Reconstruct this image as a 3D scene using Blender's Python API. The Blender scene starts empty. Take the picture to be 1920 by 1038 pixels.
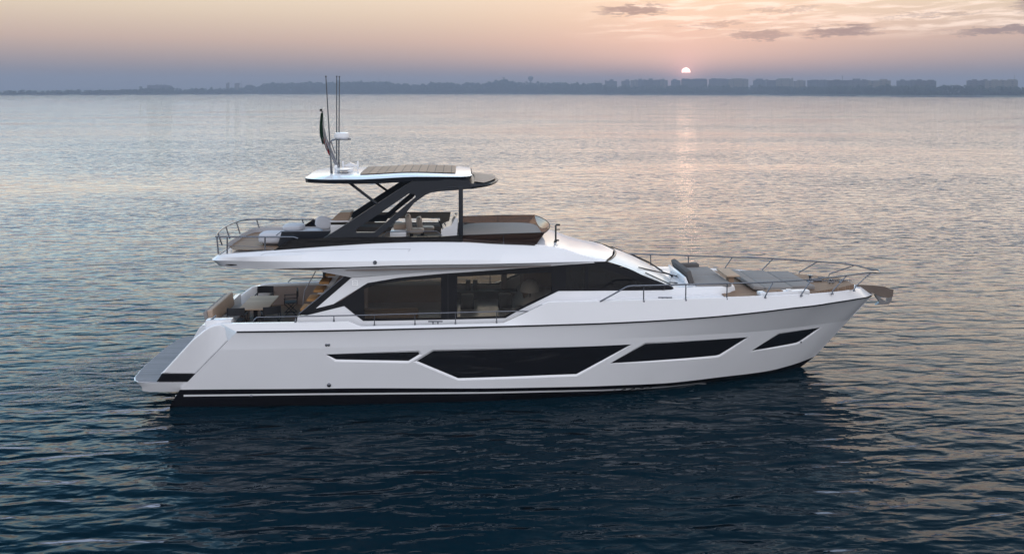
import bpy, bmesh, math, random
from mathutils import Vector, Matrix, noise
from mathutils.bvhtree import BVHTree

R = math.radians
scene = bpy.context.scene
COL = scene.collection
random.seed(7)

# ------------------------------------------------------------------ camera
CAM = Vector((0.0, -30.6, 10.2)); YAW = R(3.6); FPX = 1575.0; HZ = 170.0
cd = bpy.data.cameras.new('camera'); cam = bpy.data.objects.new('camera', cd); COL.objects.link(cam)
cam.location = CAM; cam.rotation_euler = (R(90), 0, -YAW)
cd.sensor_width = 36; cd.lens = 36 * FPX / 1920
cd.shift_y = -(519 - HZ) / 1920
cd.clip_start = 0.5; cd.clip_end = 20000
scene.camera = cam

# ------------------------------------------------------------------ sky and sun
SUN_AZ, SUN_EL = R(15.3), R(1.24)          # azimuth from +Y towards +X
sun_dir = Vector((math.sin(SUN_AZ) * math.cos(SUN_EL), math.cos(SUN_AZ) * math.cos(SUN_EL), math.sin(SUN_EL)))
world = bpy.data.worlds.new('World'); scene.world = world; world.use_nodes = True


class NT:
    """Small node-tree writer."""
    def __init__(s, tree):
        s.t = tree; s.n = tree.nodes; s.l = tree.links

    def put(s, sock, v):
        if v is None: return
        if isinstance(v, bpy.types.NodeSocket): s.l.new(v, sock)
        else:
            if hasattr(sock.default_value, '__len__') and not hasattr(v, '__len__'): v = [v] * len(sock.default_value)
            if hasattr(v, '__len__') and len(sock.default_value) == 4 and len(v) == 3: v = (*v, 1)
            sock.default_value = v

    def node(s, typ, out=0, props=None, **ins):
        n = s.n.new(typ)
        for k, v in (props or {}).items(): setattr(n, k, v)
        for k, v in ins.items():
            key = int(k[1:]) if k[0] == 'i' and k[1:].isdigit() else k.replace('_', ' ')
            s.put(n.inputs[key], v)
        return n.outputs[out] if out is not None else n

    def m(s, op, a, b=None, c=None, clamp=False):
        n = s.n.new('ShaderNodeMath'); n.operation = op; n.use_clamp = clamp
        for i, v in enumerate((a, b, c)): s.put(n.inputs[i], v)
        return n.outputs[0]

    def mix(s, f, a, b, blend='MIX'):
        n = s.n.new('ShaderNodeMix'); n.data_type = 'RGBA'; n.blend_type = blend
        s.put(n.inputs[0], f); s.put(n.inputs[6], a); s.put(n.inputs[7], b)
        return n.outputs[2]

    def ramp(s, f, stops, mode='LINEAR'):
        n = s.n.new('ShaderNodeValToRGB'); cr = n.color_ramp; cr.interpolation = mode
        while len(cr.elements) < len(stops): cr.elements.new(0.5)
        for e, (p, c) in zip(cr.elements, stops):
            e.position = p; e.color = (*c, 1) if hasattr(c, '__len__') else (c, c, c, 1)
        s.put(n.inputs[0], f)
        return n.outputs[0]

    def smooth(s, x, a, b):
        n = s.n.new('ShaderNodeMapRange'); n.interpolation_type = 'SMOOTHSTEP'
        s.put(n.inputs[0], x); s.put(n.inputs[1], a); s.put(n.inputs[2], b)
        return n.outputs[0]


w = NT(world.node_tree); world.node_tree.nodes.clear()
tc = w.node('ShaderNodeTexCoord', 0)
sep = w.node('ShaderNodeSeparateXYZ', None, Vector=tc)
dx, dy, dz = sep.outputs
el = w.m('MULTIPLY', w.m('ARCSINE', dz), 57.29578)                     # degrees
az = w.m('MULTIPLY', w.m('ARCTAN2', dx, dy), 57.29578)
# colour of the sunset sky by elevation (degrees / 60), its unseen upper band brightened to light the water
g = w.ramp(w.m('DIVIDE', el, 60.0, clamp=True), [
    (0.000, (0.21, 0.225, 0.28)), (0.018, (0.275, 0.258, 0.295)), (0.033, (0.43, 0.342, 0.325)), (0.055, (0.66, 0.478, 0.385)),
    (0.085, (0.82, 0.655, 0.49)), (0.115, (0.96, 0.80, 0.61)), (0.18, (2.6, 2.18, 1.70)), (0.29, (2.6, 2.65, 2.6)), (0.39, (1.05, 1.65, 2.1)),
    (0.53, (0.36, 0.78, 1.12)), (0.74, (0.10, 0.29, 0.47))])
# away from the sun the sky is cooler
cool = w.m('MULTIPLY', w.smooth(az, 6.0, -26.0), w.smooth(el, 6.0, 13.0))
g = w.mix(cool, g, w.mix(1.0, g, (0.55, 0.86, 1.08), 'MULTIPLY'))
# warm glow round the sun
daz = w.m('SUBTRACT', az, math.degrees(SUN_AZ)); de = w.m('SUBTRACT', el, math.degrees(SUN_EL))
r2 = w.m('ADD', w.m('MULTIPLY', w.m('MULTIPLY', daz, daz), 0.22), w.m('MULTIPLY', de, de))
rr = w.m('SQRT', r2)
glow_wide = w.m('POWER', 2.718, w.m('DIVIDE', rr, -5.0))
glow_near = w.m('POWER', 2.718, w.m('DIVIDE', w.m('SQRT', w.m('ADD', w.m('MULTIPLY', daz, daz), w.m('MULTIPLY', de, de))), -0.80))
above = w.smooth(el, 0.3, 2.6)
col = w.mix(w.m('MULTIPLY', w.m('MULTIPLY', glow_wide, 0.68), above), g, (1.10, 0.71, 0.585))
# cirrus streaks (bright) and small dark clouds, fixed to the sky
cvec = w.node('ShaderNodeCombineXYZ', X=w.m('MULTIPLY', az, 0.16), Y=w.m('ADD', w.m('MULTIPLY', el, 1.5), w.m('MULTIPLY', az, -0.03)))
cir = w.node('ShaderNodeTexNoise', 0, Vector=cvec, Scale=1.6, Detail=6.0, Roughness=0.6, Distortion=0.4)
cmask = w.m('MULTIPLY', w.smooth(cir, 0.44, 0.62), w.m('MULTIPLY', w.smooth(az, 6.0, 15.0), w.smooth(el, 3.0, 4.2)))
col = w.mix(w.m('MULTIPLY', cmask, 0.85), col, (1.18, 0.95, 0.80))
warp = w.node('ShaderNodeTexNoise', 1, Vector=w.node('ShaderNodeCombineXYZ', X=w.m('MULTIPLY', az, 0.5), Y=w.m('MULTIPLY', el, 2.6)), Scale=1.9, Detail=7.0, Roughness=0.66)
ws = w.node('ShaderNodeSeparateXYZ', None, Vector=warp)
waz = w.m('ADD', az, w.m('MULTIPLY', w.m('SUBTRACT', ws.outputs[0], 0.5), 3.2))
wel = w.m('ADD', el, w.m('MULTIPLY', w.m('SUBTRACT', ws.outputs[1], 0.5), 1.5))
dark = None
for (caz, cel, ra, re, tilt, amt) in [(11.8, 5.42, 2.5, 0.36, 0.03, .95), (25.0, 3.72, 2.2, 0.36, 0.03, .97), (20.0, 3.62, 2.0, 0.30, .02, .8),
                                       (16.8, 4.35, 2.6, .16, .02, .5), (30.0, 4.6, 3.0, .14, .03, .45), (21.5, 5.2, 2.6, .13, .03, .4), (34.5, 3.55, 3.3, 0.24, 0.02, .95), (36.0, 5.1, 1.6, .75, .1, .8), (23.5, 6.3, 2.4, .22, .02, .6)]:
    a = w.m('DIVIDE', w.m('SUBTRACT', waz, caz), ra)
    e = w.m('DIVIDE', w.m('SUBTRACT', w.m('SUBTRACT', wel, cel), w.m('MULTIPLY', w.m('SUBTRACT', waz, caz), tilt)), re)
    d = w.m('ADD', w.m('MULTIPLY', a, a), w.m('MULTIPLY', e, e))
    k = w.m('MULTIPLY', w.smooth(d, 1.5, 0.05), amt)
    dark = k if dark is None else w.m('MAXIMUM', dark, k)
col = w.mix(dark, col, (0.36, 0.275, 0.27))
# the sun's disc, its foot in a low cloud bank
disc = w.m('MULTIPLY', w.smooth(w.m('SQRT', w.m('ADD', w.m('MULTIPLY', daz, daz), w.m('MULTIPLY', de, de))), 0.31, 0.26), w.smooth(el, 1.18, 1.24))
col = w.mix(w.m('MULTIPLY', glow_near, 0.75, clamp=True), col, (1.35, 0.74, 0.66))
col = w.mix(disc, col, (5.0, 3.0, 2.6))
# unseen sky behind the camera, brightened as added fill for the near hull
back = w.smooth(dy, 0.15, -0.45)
BACK_FILL = 1.50
col = w.mix(back, col, w.ramp(w.m('DIVIDE', el, 60.0, clamp=True), [(0, (0.74 * BACK_FILL, 0.74 * BACK_FILL, 0.78 * BACK_FILL)), (0.35, (0.92 * BACK_FILL, 0.94 * BACK_FILL, 1.01 * BACK_FILL)), (1.0, (1.18 * BACK_FILL, 1.22 * BACK_FILL, 1.36 * BACK_FILL))]))
nish = w.node('ShaderNodeTexSky', 0, props=dict(sky_type='NISHITA', sun_disc=False, sun_elevation=SUN_EL, sun_rotation=SUN_AZ, dust_density=3.0))
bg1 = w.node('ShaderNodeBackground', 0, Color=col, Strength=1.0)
bg2 = w.node('ShaderNodeBackground', 0, Color=nish, Strength=0.015)
out = w.n.new('ShaderNodeOutputWorld')
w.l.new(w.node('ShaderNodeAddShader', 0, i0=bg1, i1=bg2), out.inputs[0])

sl = bpy.data.lights.new('sun', 'SUN'); sl.energy = 0.0028; sl.angle = R(1.3); sl.color = (1.0, 0.62, 0.40)
so = bpy.data.objects.new('sun', sl); COL.objects.link(so); so.rotation_euler = (-sun_dir).to_track_quat('-Z', 'Y').to_euler()

scene.view_settings.view_transform = 'Standard'; scene.view_settings.look = 'None'
scene.view_settings.exposure = 0.0; scene.view_settings.gamma = 1.0
scene.render.engine = 'CYCLES'
scene.cycles.use_denoising = True
scene.cycles.max_bounces = 8; scene.cycles.transparent_max_bounces = 24; scene.cycles.volume_bounces = 0
scene.cycles.caustics_reflective = False; scene.cycles.caustics_refractive = False

# ------------------------------------------------------------------ materials
MATS = {}


def mat(name, color, rough=0.5, metal=0.0, coat=0.0, bump=None, spec=0.5, var=0.0, sheen=0.0, ior=1.5):
    m = bpy.data.materials.new(name); m.use_nodes = True
    t = NT(m.node_tree); p = t.n['Principled BSDF']
    p.inputs['Roughness'].default_value = rough; p.inputs['Metallic'].default_value = metal
    p.inputs['Coat Weight'].default_value = coat; p.inputs['Coat Roughness'].default_value = 0.04
    p.inputs['Specular IOR Level'].default_value = spec; p.inputs['IOR'].default_value = ior
    p.inputs['Base Color'].default_value = (*color, 1)
    tc = t.node('ShaderNodeTexCoord', 3)
    if var:
        nz = t.node('ShaderNodeTexNoise', 0, Vector=tc, Scale=1.3, Detail=5.0, Roughness=0.6)
        f = t.node('ShaderNodeMapRange', 0, i0=nz, i1=0.3, i2=0.7, i3=1 - var, i4=1 + var)
        t.put(p.inputs['Base Color'], t.node('ShaderNodeVectorMath', 0, props=dict(operation='SCALE'), i0=tuple(color), Scale=f))
    if bump:
        sc, st = bump
        nz = t.node('ShaderNodeTexNoise', 0, Vector=tc, Scale=sc, Detail=3.0)
        t.put(p.inputs['Normal'], t.node('ShaderNodeBump', 0, Strength=st, Distance=0.01, Height=nz))
    MATS[name] = m
    return m


def glass_mat(name, tint, gloss=(0.02, 0.02, 0.022), rough=0.0, ior=1.5, haze=0.0, hcol=(0.02, 0.02, 0.02)):
    """Tinted sheet glass: a clear tinted sheet, a share of dark body, and a Fresnel reflection."""
    m = bpy.data.materials.new(name); m.use_nodes = True
    t = NT(m.node_tree); t.n.clear()
    o = t.n.new('ShaderNodeOutputMaterial')
    tr = t.node('ShaderNodeBsdfTransparent', 0, Color=tint)
    df = t.node('ShaderNodeBsdfDiffuse', 0, Color=hcol)
    base = t.node('ShaderNodeMixShader', 0, i0=haze, i1=tr, i2=df)
    gl = t.node('ShaderNodeBsdfGlossy', 0, Color=(1, 1, 1), Roughness=rough)
    fr = t.node('ShaderNodeFresnel', 0, IOR=ior)
    t.l.new(t.node('ShaderNodeMixShader', 0, i0=fr, i1=base, i2=gl), o.inputs[0])
    MATS[name] = m
    return m


WHITE = mat('gelcoat_white', (0.71, 0.71, 0.73), 0.22, coat=0.35, var=0.012)
WHITE2 = mat('gelcoat_satin', (0.68, 0.68, 0.70), 0.4, var=0.015)
BLACK = mat('black_gloss', (0.010, 0.010, 0.012), 0.12, spec=0.10)
ANTIFOUL = mat('antifouling_black', (0.004, 0.004, 0.006), 0.6, spec=0.06)
GRAPH = mat('graphite_paint', (0.014, 0.016, 0.021), 0.30, spec=0.18)
SOFFIT = mat('taupe_soffit', (0.30, 0.255, 0.24), 0.5)
STEEL = mat('stainless', (0.15, 0.157, 0.18), 0.24, metal=1.0)
RUBBER = mat('black_rubber', (0.015, 0.015, 0.016), 0.7)
FAB_GREY = mat('grey_fabric', (0.215, 0.197, 0.188), 0.95, bump=(160, 0.25), var=0.04)
FAB_DARK = mat('charcoal_fabric', (0.088, 0.080, 0.077), 0.95, bump=(160, 0.25), var=0.04)
FAB_LIGHT = mat('pale_fabric', (0.46, 0.47, 0.51), 0.95, bump=(120, 0.25), var=0.03)
FAB_TAN = mat('tan_leather', (0.34, 0.245, 0.18), 0.6, bump=(60, 0.2), var=0.05)
LEATHER = mat('taupe_leather', (0.27, 0.225, 0.19), 0.45, bump=(60, 0.2), var=0.05)
CANVAS = mat('black_canvas', (0.013, 0.013, 0.016), 0.85, bump=(200, 0.2))
BEIGE = mat('beige_lining', (0.36, 0.285, 0.255), 0.55, var=0.05)
PALEGLASS = mat('windscreen_cover', (0.66, 0.67, 0.67), 0.28, coat=0.25, spec=0.5)
DARKIN = mat('dark_interior', (0.05, 0.045, 0.042), 0.6)
WOODIN = mat('interior_wood', (0.22, 0.12, 0.06), 0.45, var=0.15)
LAMPW = mat('lamp_shade_white', (0.62, 0.60, 0.58), 0.6)
SCREEN = mat('screen_black', (0.01, 0.01, 0.012), 0.08, coat=0.5)
GLASS = glass_mat('saloon_glass', (0.50, 0.47, 0.43), ior=1.26, haze=0.10, hcol=(0.02, 0.02, 0.02))
GLASSDK = glass_mat('dark_window_glass', (0.07, 0.06, 0.055), ior=1.28, haze=0.5, hcol=(0.006, 0.006, 0.007))
SMOKE = glass_mat('smoked_fly_glass', (0.42, 0.325, 0.275), ior=1.35, haze=0.22, hcol=(0.04, 0.029, 0.026))
SMOKEDK = glass_mat('dark_fly_glass', (0.13, 0.12, 0.13), ior=1.35, haze=0.3, hcol=(0.015, 0.013, 0.014))
RED = mat('flag_red', (0.32, 0.02, 0.02), 0.8); GREEN = mat('flag_green', (0.016, 0.040, 0.024), 0.9, spec=.1); FWHITE = mat('flag_white', (0.40, 0.39, 0.38), 0.8)


def teak_mat(name, base, seam, width, axis=1, rough=0.6):
    m = bpy.data.materials.new(name); m.use_nodes = True
    t = NT(m.node_tree); p = t.n['Principled BSDF']; p.inputs['Roughness'].default_value = rough; p.inputs['Specular IOR Level'].default_value = 0.15
    tc = t.node('ShaderNodeTexCoord', 3)
    s = t.node('ShaderNodeSeparateXYZ', None, Vector=tc)
    v = t.m('DIVIDE', s.outputs[axis], width)
    fr = t.m('FRACT', t.m('ADD', v, 1000.0)); cell = t.m('FLOOR', v)
    line = t.m('LESS_THAN', fr, 0.09)
    wn = t.node('ShaderNodeTexWhiteNoise', 0, props=dict(noise_dimensions='1D'), W=cell)
    mp = t.node('ShaderNodeMapping', 0, Vector=tc, Scale=((3, 60, 60) if axis == 1 else (60, 3, 60)))
    gr = t.node('ShaderNodeTexNoise', 0, Vector=mp, Scale=1.0, Detail=4.0)
    f = t.m('ADD', t.m('MULTIPLY', wn, 0.28), t.m('ADD', t.m('MULTIPLY', gr, 0.5), 0.6))
    c = t.node('ShaderNodeVectorMath', 0, props=dict(operation='SCALE'), i0=tuple(base), Scale=f)
    t.put(p.inputs['Base Color'], t.mix(line, c, seam))
    MATS[name] = m
    return m


TEAK = teak_mat('teak_deck', (0.235, 0.155, 0.105), (0.03, 0.025, 0.02), 0.065)
TEAKGREY = teak_mat('weathered_teak', (0.21, 0.205, 0.22), (0.06, 0.058, 0.06), 0.085)
TEAKTREAD = teak_mat('stair_teak', (0.36, 0.19, 0.075), (0.24, 0.12, 0.05), 0.2)
TABLEWOOD = teak_mat('table_wood', (0.42, 0.31, 0.225), (0.36, 0.26, 0.19), 0.3)
SLAT = teak_mat('roof_slat_wood', (0.36, 0.25, 0.175), (0.10, 0.075, 0.06), 0.285, axis=0)

# ------------------------------------------------------------------ geometry helpers
FWD = Vector((math.sin(YAW), math.cos(YAW), 0)); RT = Vector((math.cos(YAW), -math.sin(YAW), 0))


def ray(px, py):
    return FWD + RT * ((px - 960) / FPX) + Vector((0, 0, (HZ - py) / FPX))


def at(px, py, Y):
    """The point of the plane y = Y that was measured at this spot of the photograph."""
    d = ray(px, py); t = (Y - CAM.y) / d.y
    return CAM + d * t


def atz(px, py, Z):
    d = ray(px, py); t = (Z - CAM.z) / d.z
    return CAM + d * t


def on(px, py, f):
    """Same, on a surface y = f(x, z)."""
    Y = -2.4
    for _ in range(12):
        p = at(px, py, Y); Y = f(p.x, p.z)
    return at(px, py, Y)


def tab(pts):
    """Monotone cubic through points."""
    xs = [p[0] for p in pts]; ys = [p[1] for p in pts]; n = len(xs)
    h = [xs[i + 1] - xs[i] for i in range(n - 1)]; dl = [(ys[i + 1] - ys[i]) / h[i] for i in range(n - 1)]
    ms = [dl[0]] + [0 if dl[i - 1] * dl[i] <= 0 else 2 * dl[i - 1] * dl[i] / (dl[i - 1] + dl[i]) for i in range(1, n - 1)] + [dl[-1]]

    def f(x):
        if x <= xs[0]: return ys[0] + ms[0] * (x - xs[0]) * 0
        if x >= xs[-1]: return ys[-1]
        i = max(k for k in range(n - 1) if xs[k] <= x)
        t = (x - xs[i]) / h[i]
        return ((2 * t**3 - 3 * t**2 + 1) * ys[i] + (t**3 - 2 * t**2 + t) * h[i] * ms[i] + (-2 * t**3 + 3 * t**2) * ys[i + 1] + (t**3 - t**2) * h[i] * ms[i + 1])
    return f


def lin(pts):
    def f(x):
        if x <= pts[0][0]: return pts[0][1]
        for (a, b), (c, d) in zip(pts, pts[1:]):
            if x <= c: return b + (d - b) * (x - a) / max(c - a, 1e-9)
        return pts[-1][1]
    return f


def zline(pxs, bf, linear=False):
    pts = []
    for px, py in pxs:
        p = on(px, py, lambda x, z: -bf(x)); pts.append((p.x, p.z))
    pts.sort()
    return lin(pts) if linear else tab(pts)


def link(name, bm, m, parent=None, smooth=None, recalc=True, **tags):
    if recalc: bmesh.ops.recalc_face_normals(bm, faces=bm.faces)
    me = bpy.data.meshes.new(name); bm.to_mesh(me); bm.free()
    if isinstance(m, (list, tuple)):
        for k in m: me.materials.append(k)
    elif m: me.materials.append(m)
    if smooth is not None:
        me.polygons.foreach_set('use_smooth', [True] * len(me.polygons))
        me.set_sharp_from_angle(angle=R(smooth))
    o = bpy.data.objects.new(name, me); COL.objects.link(o)
    if parent is not None: o.parent = parent
    for k, v in tags.items(): o[k] = v
    return o


def empty(name, loc=(0, 0, 0), rz=0, **tags):
    o = bpy.data.objects.new(name, None); COL.objects.link(o); o.location = loc; o.rotation_euler = (0, 0, rz); o.empty_display_size = .2
    for k, v in tags.items(): o[k] = v
    return o


def mirrored(o, name=None, parent=None):
    me = o.data.copy()
    bm = bmesh.new(); bm.from_mesh(me)
    for v in bm.verts: v.co.y = -v.co.y
    bmesh.ops.reverse_faces(bm, faces=bm.faces); bm.to_mesh(me); bm.free()
    c = o.copy(); c.data = me; COL.objects.link(c)
    if parent is not None: c.parent = parent
    return c


def box(bm, c, s, rot=None, bevel=0.0, seg=2):
    """Box with centre c and size s, rot a 3x3 or z angle."""
    b2 = bmesh.new(); bmesh.ops.create_cube(b2, size=1)
    bmesh.ops.scale(b2, vec=s, verts=b2.verts)
    if bevel: bmesh.ops.bevel(b2, geom=b2.edges[:] , offset=bevel, segments=seg, profile=0.5, affect='EDGES')
    if rot is not None:
        M = rot if isinstance(rot, Matrix) else Matrix.Rotation(rot, 3, 'Z')
        bmesh.ops.rotate(b2, cent=(0, 0, 0), matrix=M, verts=b2.verts)
    bmesh.ops.translate(b2, vec=c, verts=b2.verts)
    me = bpy.data.meshes.new('tmp'); b2.to_mesh(me); b2.free(); bm.from_mesh(me); bpy.data.meshes.remove(me)
    return bm


def pillow(bm, c, s, rot=None, n=10, puff=0.5):
    """Soft cushion: a subdivided box puffed in the middle of its faces."""
    b2 = bmesh.new(); bmesh.ops.create_cube(b2, size=2); bmesh.ops.subdivide_edges(b2, edges=b2.edges[:], cuts=n, use_grid_fill=True)
    e = 4.0
    for v in b2.verts:
        x, y, z = v.co
        r = (abs(x)**e + abs(y)**e + abs(z)**e)**(1 / e)
        k = 1 / r
        q = Vector((x * k, y * k, z * k))
        q.z *= (1 - puff) + puff * math.sqrt(max(0, (1 - (q.x * .93)**2) * (1 - (q.y * .93)**2)))
        v.co = Vector((q.x * s[0] / 2, q.y * s[1] / 2, q.z * s[2] / 2))
    if rot is not None:
        M = rot if isinstance(rot, Matrix) else Matrix.Rotation(rot, 3, 'Z')
        bmesh.ops.rotate(b2, cent=(0, 0, 0), matrix=M, verts=b2.verts)
    bmesh.ops.translate(b2, vec=c, verts=b2.verts)
    me = bpy.data.meshes.new('tmp'); b2.to_mesh(me); b2.free(); bm.from_mesh(me); bpy.data.meshes.remove(me)
    return bm


def tube(bm, pts, r, sides=8, caps=True):
    pts = [Vector(p) for p in pts]; rings = []
    rs = r if hasattr(r, '__len__') else [r] * len(pts)
    up = None
    for i, p in enumerate(pts):
        a = pts[max(i - 1, 0)]; b = pts[min(i + 1, len(pts) - 1)]
        d = (b - a).normalized()
        if up is None: up = Vector((0, 0, 1)) if abs(d.z) < 0.9 else Vector((1, 0, 0))
        s = d.cross(up).normalized(); u = s.cross(d).normalized(); up = u
        rings.append([bm.verts.new(p + (s * math.cos(2 * math.pi * k / sides) + u * math.sin(2 * math.pi * k / sides)) * rs[i]) for k in range(sides)])
    for A, B in zip(rings, rings[1:]):
        for k in range(sides): bm.faces.new((A[k], A[(k + 1) % sides], B[(k + 1) % sides], B[k]))
    if caps:
        bm.faces.new(rings[0][::-1]); bm.faces.new(rings[-1])
    return bm


def lathe(bm, prof, c=(0, 0, 0), n=24, sx=1, sy=1):
    rings = []
    for r, z in prof:
        if r < 1e-6: rings.append([bm.verts.new((c[0], c[1], c[2] + z))])
        else: rings.append([bm.verts.new((c[0] + sx * r * math.cos(2 * math.pi * k / n), c[1] + sy * r * math.sin(2 * math.pi * k / n), c[2] + z)) for k in range(n)])
    for A, B in zip(rings, rings[1:]):
        for k in range(n):
            q = [A[k % len(A)], A[(k + 1) % len(A)], B[(k + 1) % len(B)], B[k % len(B)]]
            q2 = []
            for v in q:
                if v not in q2: q2.append(v)
            if len(q2) > 2: bm.faces.new(q2)
    return bm


def smooth_path(pts, n=6):
    """Catmull-Rom through points."""
    P = [Vector(p) for p in pts]; P = [2 * P[0] - P[1]] + P + [2 * P[-1] - P[-2]]; o = []
    for i in range(1, len(P) - 2):
        for k in range(n):
            t = k / n
            o.append(0.5 * (2 * P[i] + (P[i + 1] - P[i - 1]) * t + (2 * P[i - 1] - 5 * P[i] + 4 * P[i + 1] - P[i + 2]) * t * t + (3 * P[i] - P[i - 1] - 3 * P[i + 1] + P[i + 2]) * t**3))
    o.append(P[-2]); return o


def sheet(poly, f, thick=0.03, off=0.0, step=0.35, zstep=None, bm=None, holes=()):
    """A plate: polygon given as (x, z) pairs, laid on the surface y = f(x, z), cut in strips, given thickness inwards (+y)."""
    b = bmesh.new()
    vs = [b.verts.new((x, 0, z)) for x, z in poly]; b.faces.new(vs)
    if holes:
        edges = list(b.edges)
        b.faces.remove(b.faces[:][0])
        for h in holes:
            hv = [b.verts.new((x, 0, z)) for x, z in h]
            edges += [b.edges.new((hv[i], hv[(i + 1) % len(hv)])) for i in range(len(hv))]
        bmesh.ops.triangle_fill(b, use_beauty=True, use_dissolve=False, edges=edges)
    xs = [p[0] for p in poly]; zs = [p[1] for p in poly]
    x = math.ceil(min(xs) / step) * step
    while x < max(xs):
        bmesh.ops.bisect_plane(b, geom=b.verts[:] + b.edges[:] + b.faces[:], plane_co=(x, 0, 0), plane_no=(1, 0, 0), dist=1e-5); x += step
    if zstep:
        z = math.ceil(min(zs) / zstep) * zstep
        while z < max(zs):
            bmesh.ops.bisect_plane(b, geom=b.verts[:] + b.edges[:] + b.faces[:], plane_co=(0, 0, z), plane_no=(0, 0, 1), dist=1e-5); z += zstep
    for v in b.verts: v.co.y = f(v.co.x, v.co.z) + off
    if thick:
        r = bmesh.ops.extrude_face_region(b, geom=b.faces[:])
        bmesh.ops.translate(b, vec=(0, thick, 0), verts=[g for g in r['geom'] if isinstance(g, bmesh.types.BMVert)])
    bmesh.ops.recalc_face_normals(b, faces=b.faces)
    if bm is not None:
        me = bpy.data.meshes.new('tmp'); b.to_mesh(me); b.free(); bm.from_mesh(me); bpy.data.meshes.remove(me); return bm
    return b


def pxpoly(pxs, f):
    return [(p.x, p.z) for p in (on(px, py, f) for px, py in pxs)]


def pair(name, bm, m, parent, smooth=30, **tags):
    """A part on the near side and its twin on the far side, two objects."""
    a = link(name, bm, m, parent, smooth, **tags)
    return a, mirrored(a)


def loft(rows, svals, close_ends=True, bm=None):
    """rows: functions s -> (x, b, z). Half and mirrored half."""
    bm = bm or bmesh.new()
    G = []
    for sgn in (-1, 1):
        G.append([[bm.verts.new((x, sgn * bb, z)) for x, bb, z in (r(s) for s in svals)] for r in rows])
    for side, grid in enumerate(G):
        for A, B in zip(grid, grid[1:]):
            for i in range(len(svals) - 1):
                q = (A[i], A[i + 1], B[i + 1], B[i])
                bm.faces.new(q if side == 0 else q[::-1])
    if close_ends:
        for e in (0, -1):
            ring = [r[e] for r in G[0]] + [r[e] for r in G[1]][::-1]
            bm.faces.new(ring)
    bmesh.ops.remove_doubles(bm, verts=bm.verts, dist=1e-4)
    bmesh.ops.dissolve_degenerate(bm, dist=1e-5, edges=bm.edges)
    return bm

# ================================================================== THE YACHT
yacht = empty('motor_yacht', (0, 0, 0), label='large white motor yacht with dark hull windows and black hardtop arch on calm sea', category='yacht')
rub_b = tab([(-11.5, 2.78), (-8, 2.88), (-4, 3.02), (0, 3.06), (4, 3.0), (7, 2.8), (9.2, 2.55), (11, 2.24), (12.3, 1.90), (13.6, 1.33), (14.5, .82), (15.1, .42), (15.5, 0.0)])
sheer_b = tab([(-11.5, 2.68), (-8, 2.78), (-4, 2.92), (0, 2.945), (4, 2.88), (7, 2.68), (9.2, 2.43), (11, 2.12), (12.3, 1.79), (13.6, 1.24), (14.3, .84), (14.75, .45), (15.02, 0.0)])
crease_b = tab([(-11, 2.76), (-8, 2.86), (-4, 2.99), (0, 3.02), (4, 2.92), (7, 2.60), (9.2, 2.18), (11, 1.70), (12.3, 1.24), (13.6, .66), (14.6, 0.0)])
boot_b = tab([(-11, 2.62), (-8, 2.72), (-4, 2.85), (0, 2.86), (4, 2.68), (7, 2.18), (9.2, 1.60), (11, 1.0), (12.2, .52), (13.25, 0.0)])
wl_b = tab([(-11, 2.52), (-4, 2.74), (0, 2.72), (4, 2.45), (7, 1.86), (9.2, 1.25), (11, .64), (12, .28), (12.75, 0.0)])
keel_b = tab([(-11, 1.6), (0, 1.6), (4, 1.3), (7, .9), (9, .5), (11, 0.0)])
rub_z = zline([(443, 622), (600, 620), (900, 613), (1200, 603), (1330, 594.5), (1430, 584.5), (1500, 576), (1553, 569), (1606, 560.5), (1632, 555.2)], rub_b)
SHEER_PX = [(440, 606.5), (600, 604), (656, 602.3), (668, 611.5), (945, 605), (990, 584), (1027, 566.6), (1125, 565), (1208, 562.5), (1286, 561), (1363, 558.6), (1436, 556), (1503, 553), (1561, 549.2), (1603, 543.5), (1611, 541.8)]
sheer_z = zline(SHEER_PX, sheer_b, True)
crease_z = zline([(440, 655), (600, 652), (788, 647.5), (1000, 641), (1130, 636), (1237, 631), (1443, 619), (1550, 606), (1580, 602)], crease_b)
boot_z = zline([(339, 730), (600, 728), (900, 727.5), (1130, 723), (1264, 716.5), (1354, 706), (1437, 695.5), (1480, 685), (1529, 668)], boot_b)


def row(Xs, Xe, bf, zf):
    return lambda s: (Xs + (Xe - Xs) * s, max(bf(Xs + (Xe - Xs) * s), 0.0), zf(Xs + (Xe - Xs) * s))


seam_x = lambda z: -9.28 + (z - 0.27) * 0.985


def stern_x(zf):
    x = -8.5
    for _ in range(20): x = seam_x(zf(x))
    return x


xb, xc, xr, xsh = (stern_x(f) for f in (boot_z, crease_z, rub_z, sheer_z))
xsh = -7.72
mid_b = lambda x: 0.0
boot_row = row(xb, 13.25, boot_b, boot_z)
crease_row = row(xc, 14.6, crease_b, crease_z)


def mid_row(s):
    a, b = boot_row(s), crease_row(s)
    return ((a[0] + b[0]) / 2, a[1] * .42 + b[1] * .58, (a[2] + b[2]) / 2)


rub_row = row(xr, 15.5, rub_b, rub_z)


def upmid_row(s):
    a, b = crease_row(s), rub_row(s)
    return ((a[0] + b[0]) / 2, a[1] * .5 + b[1] * .5 - .012, (a[2] + b[2]) / 2)


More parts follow.
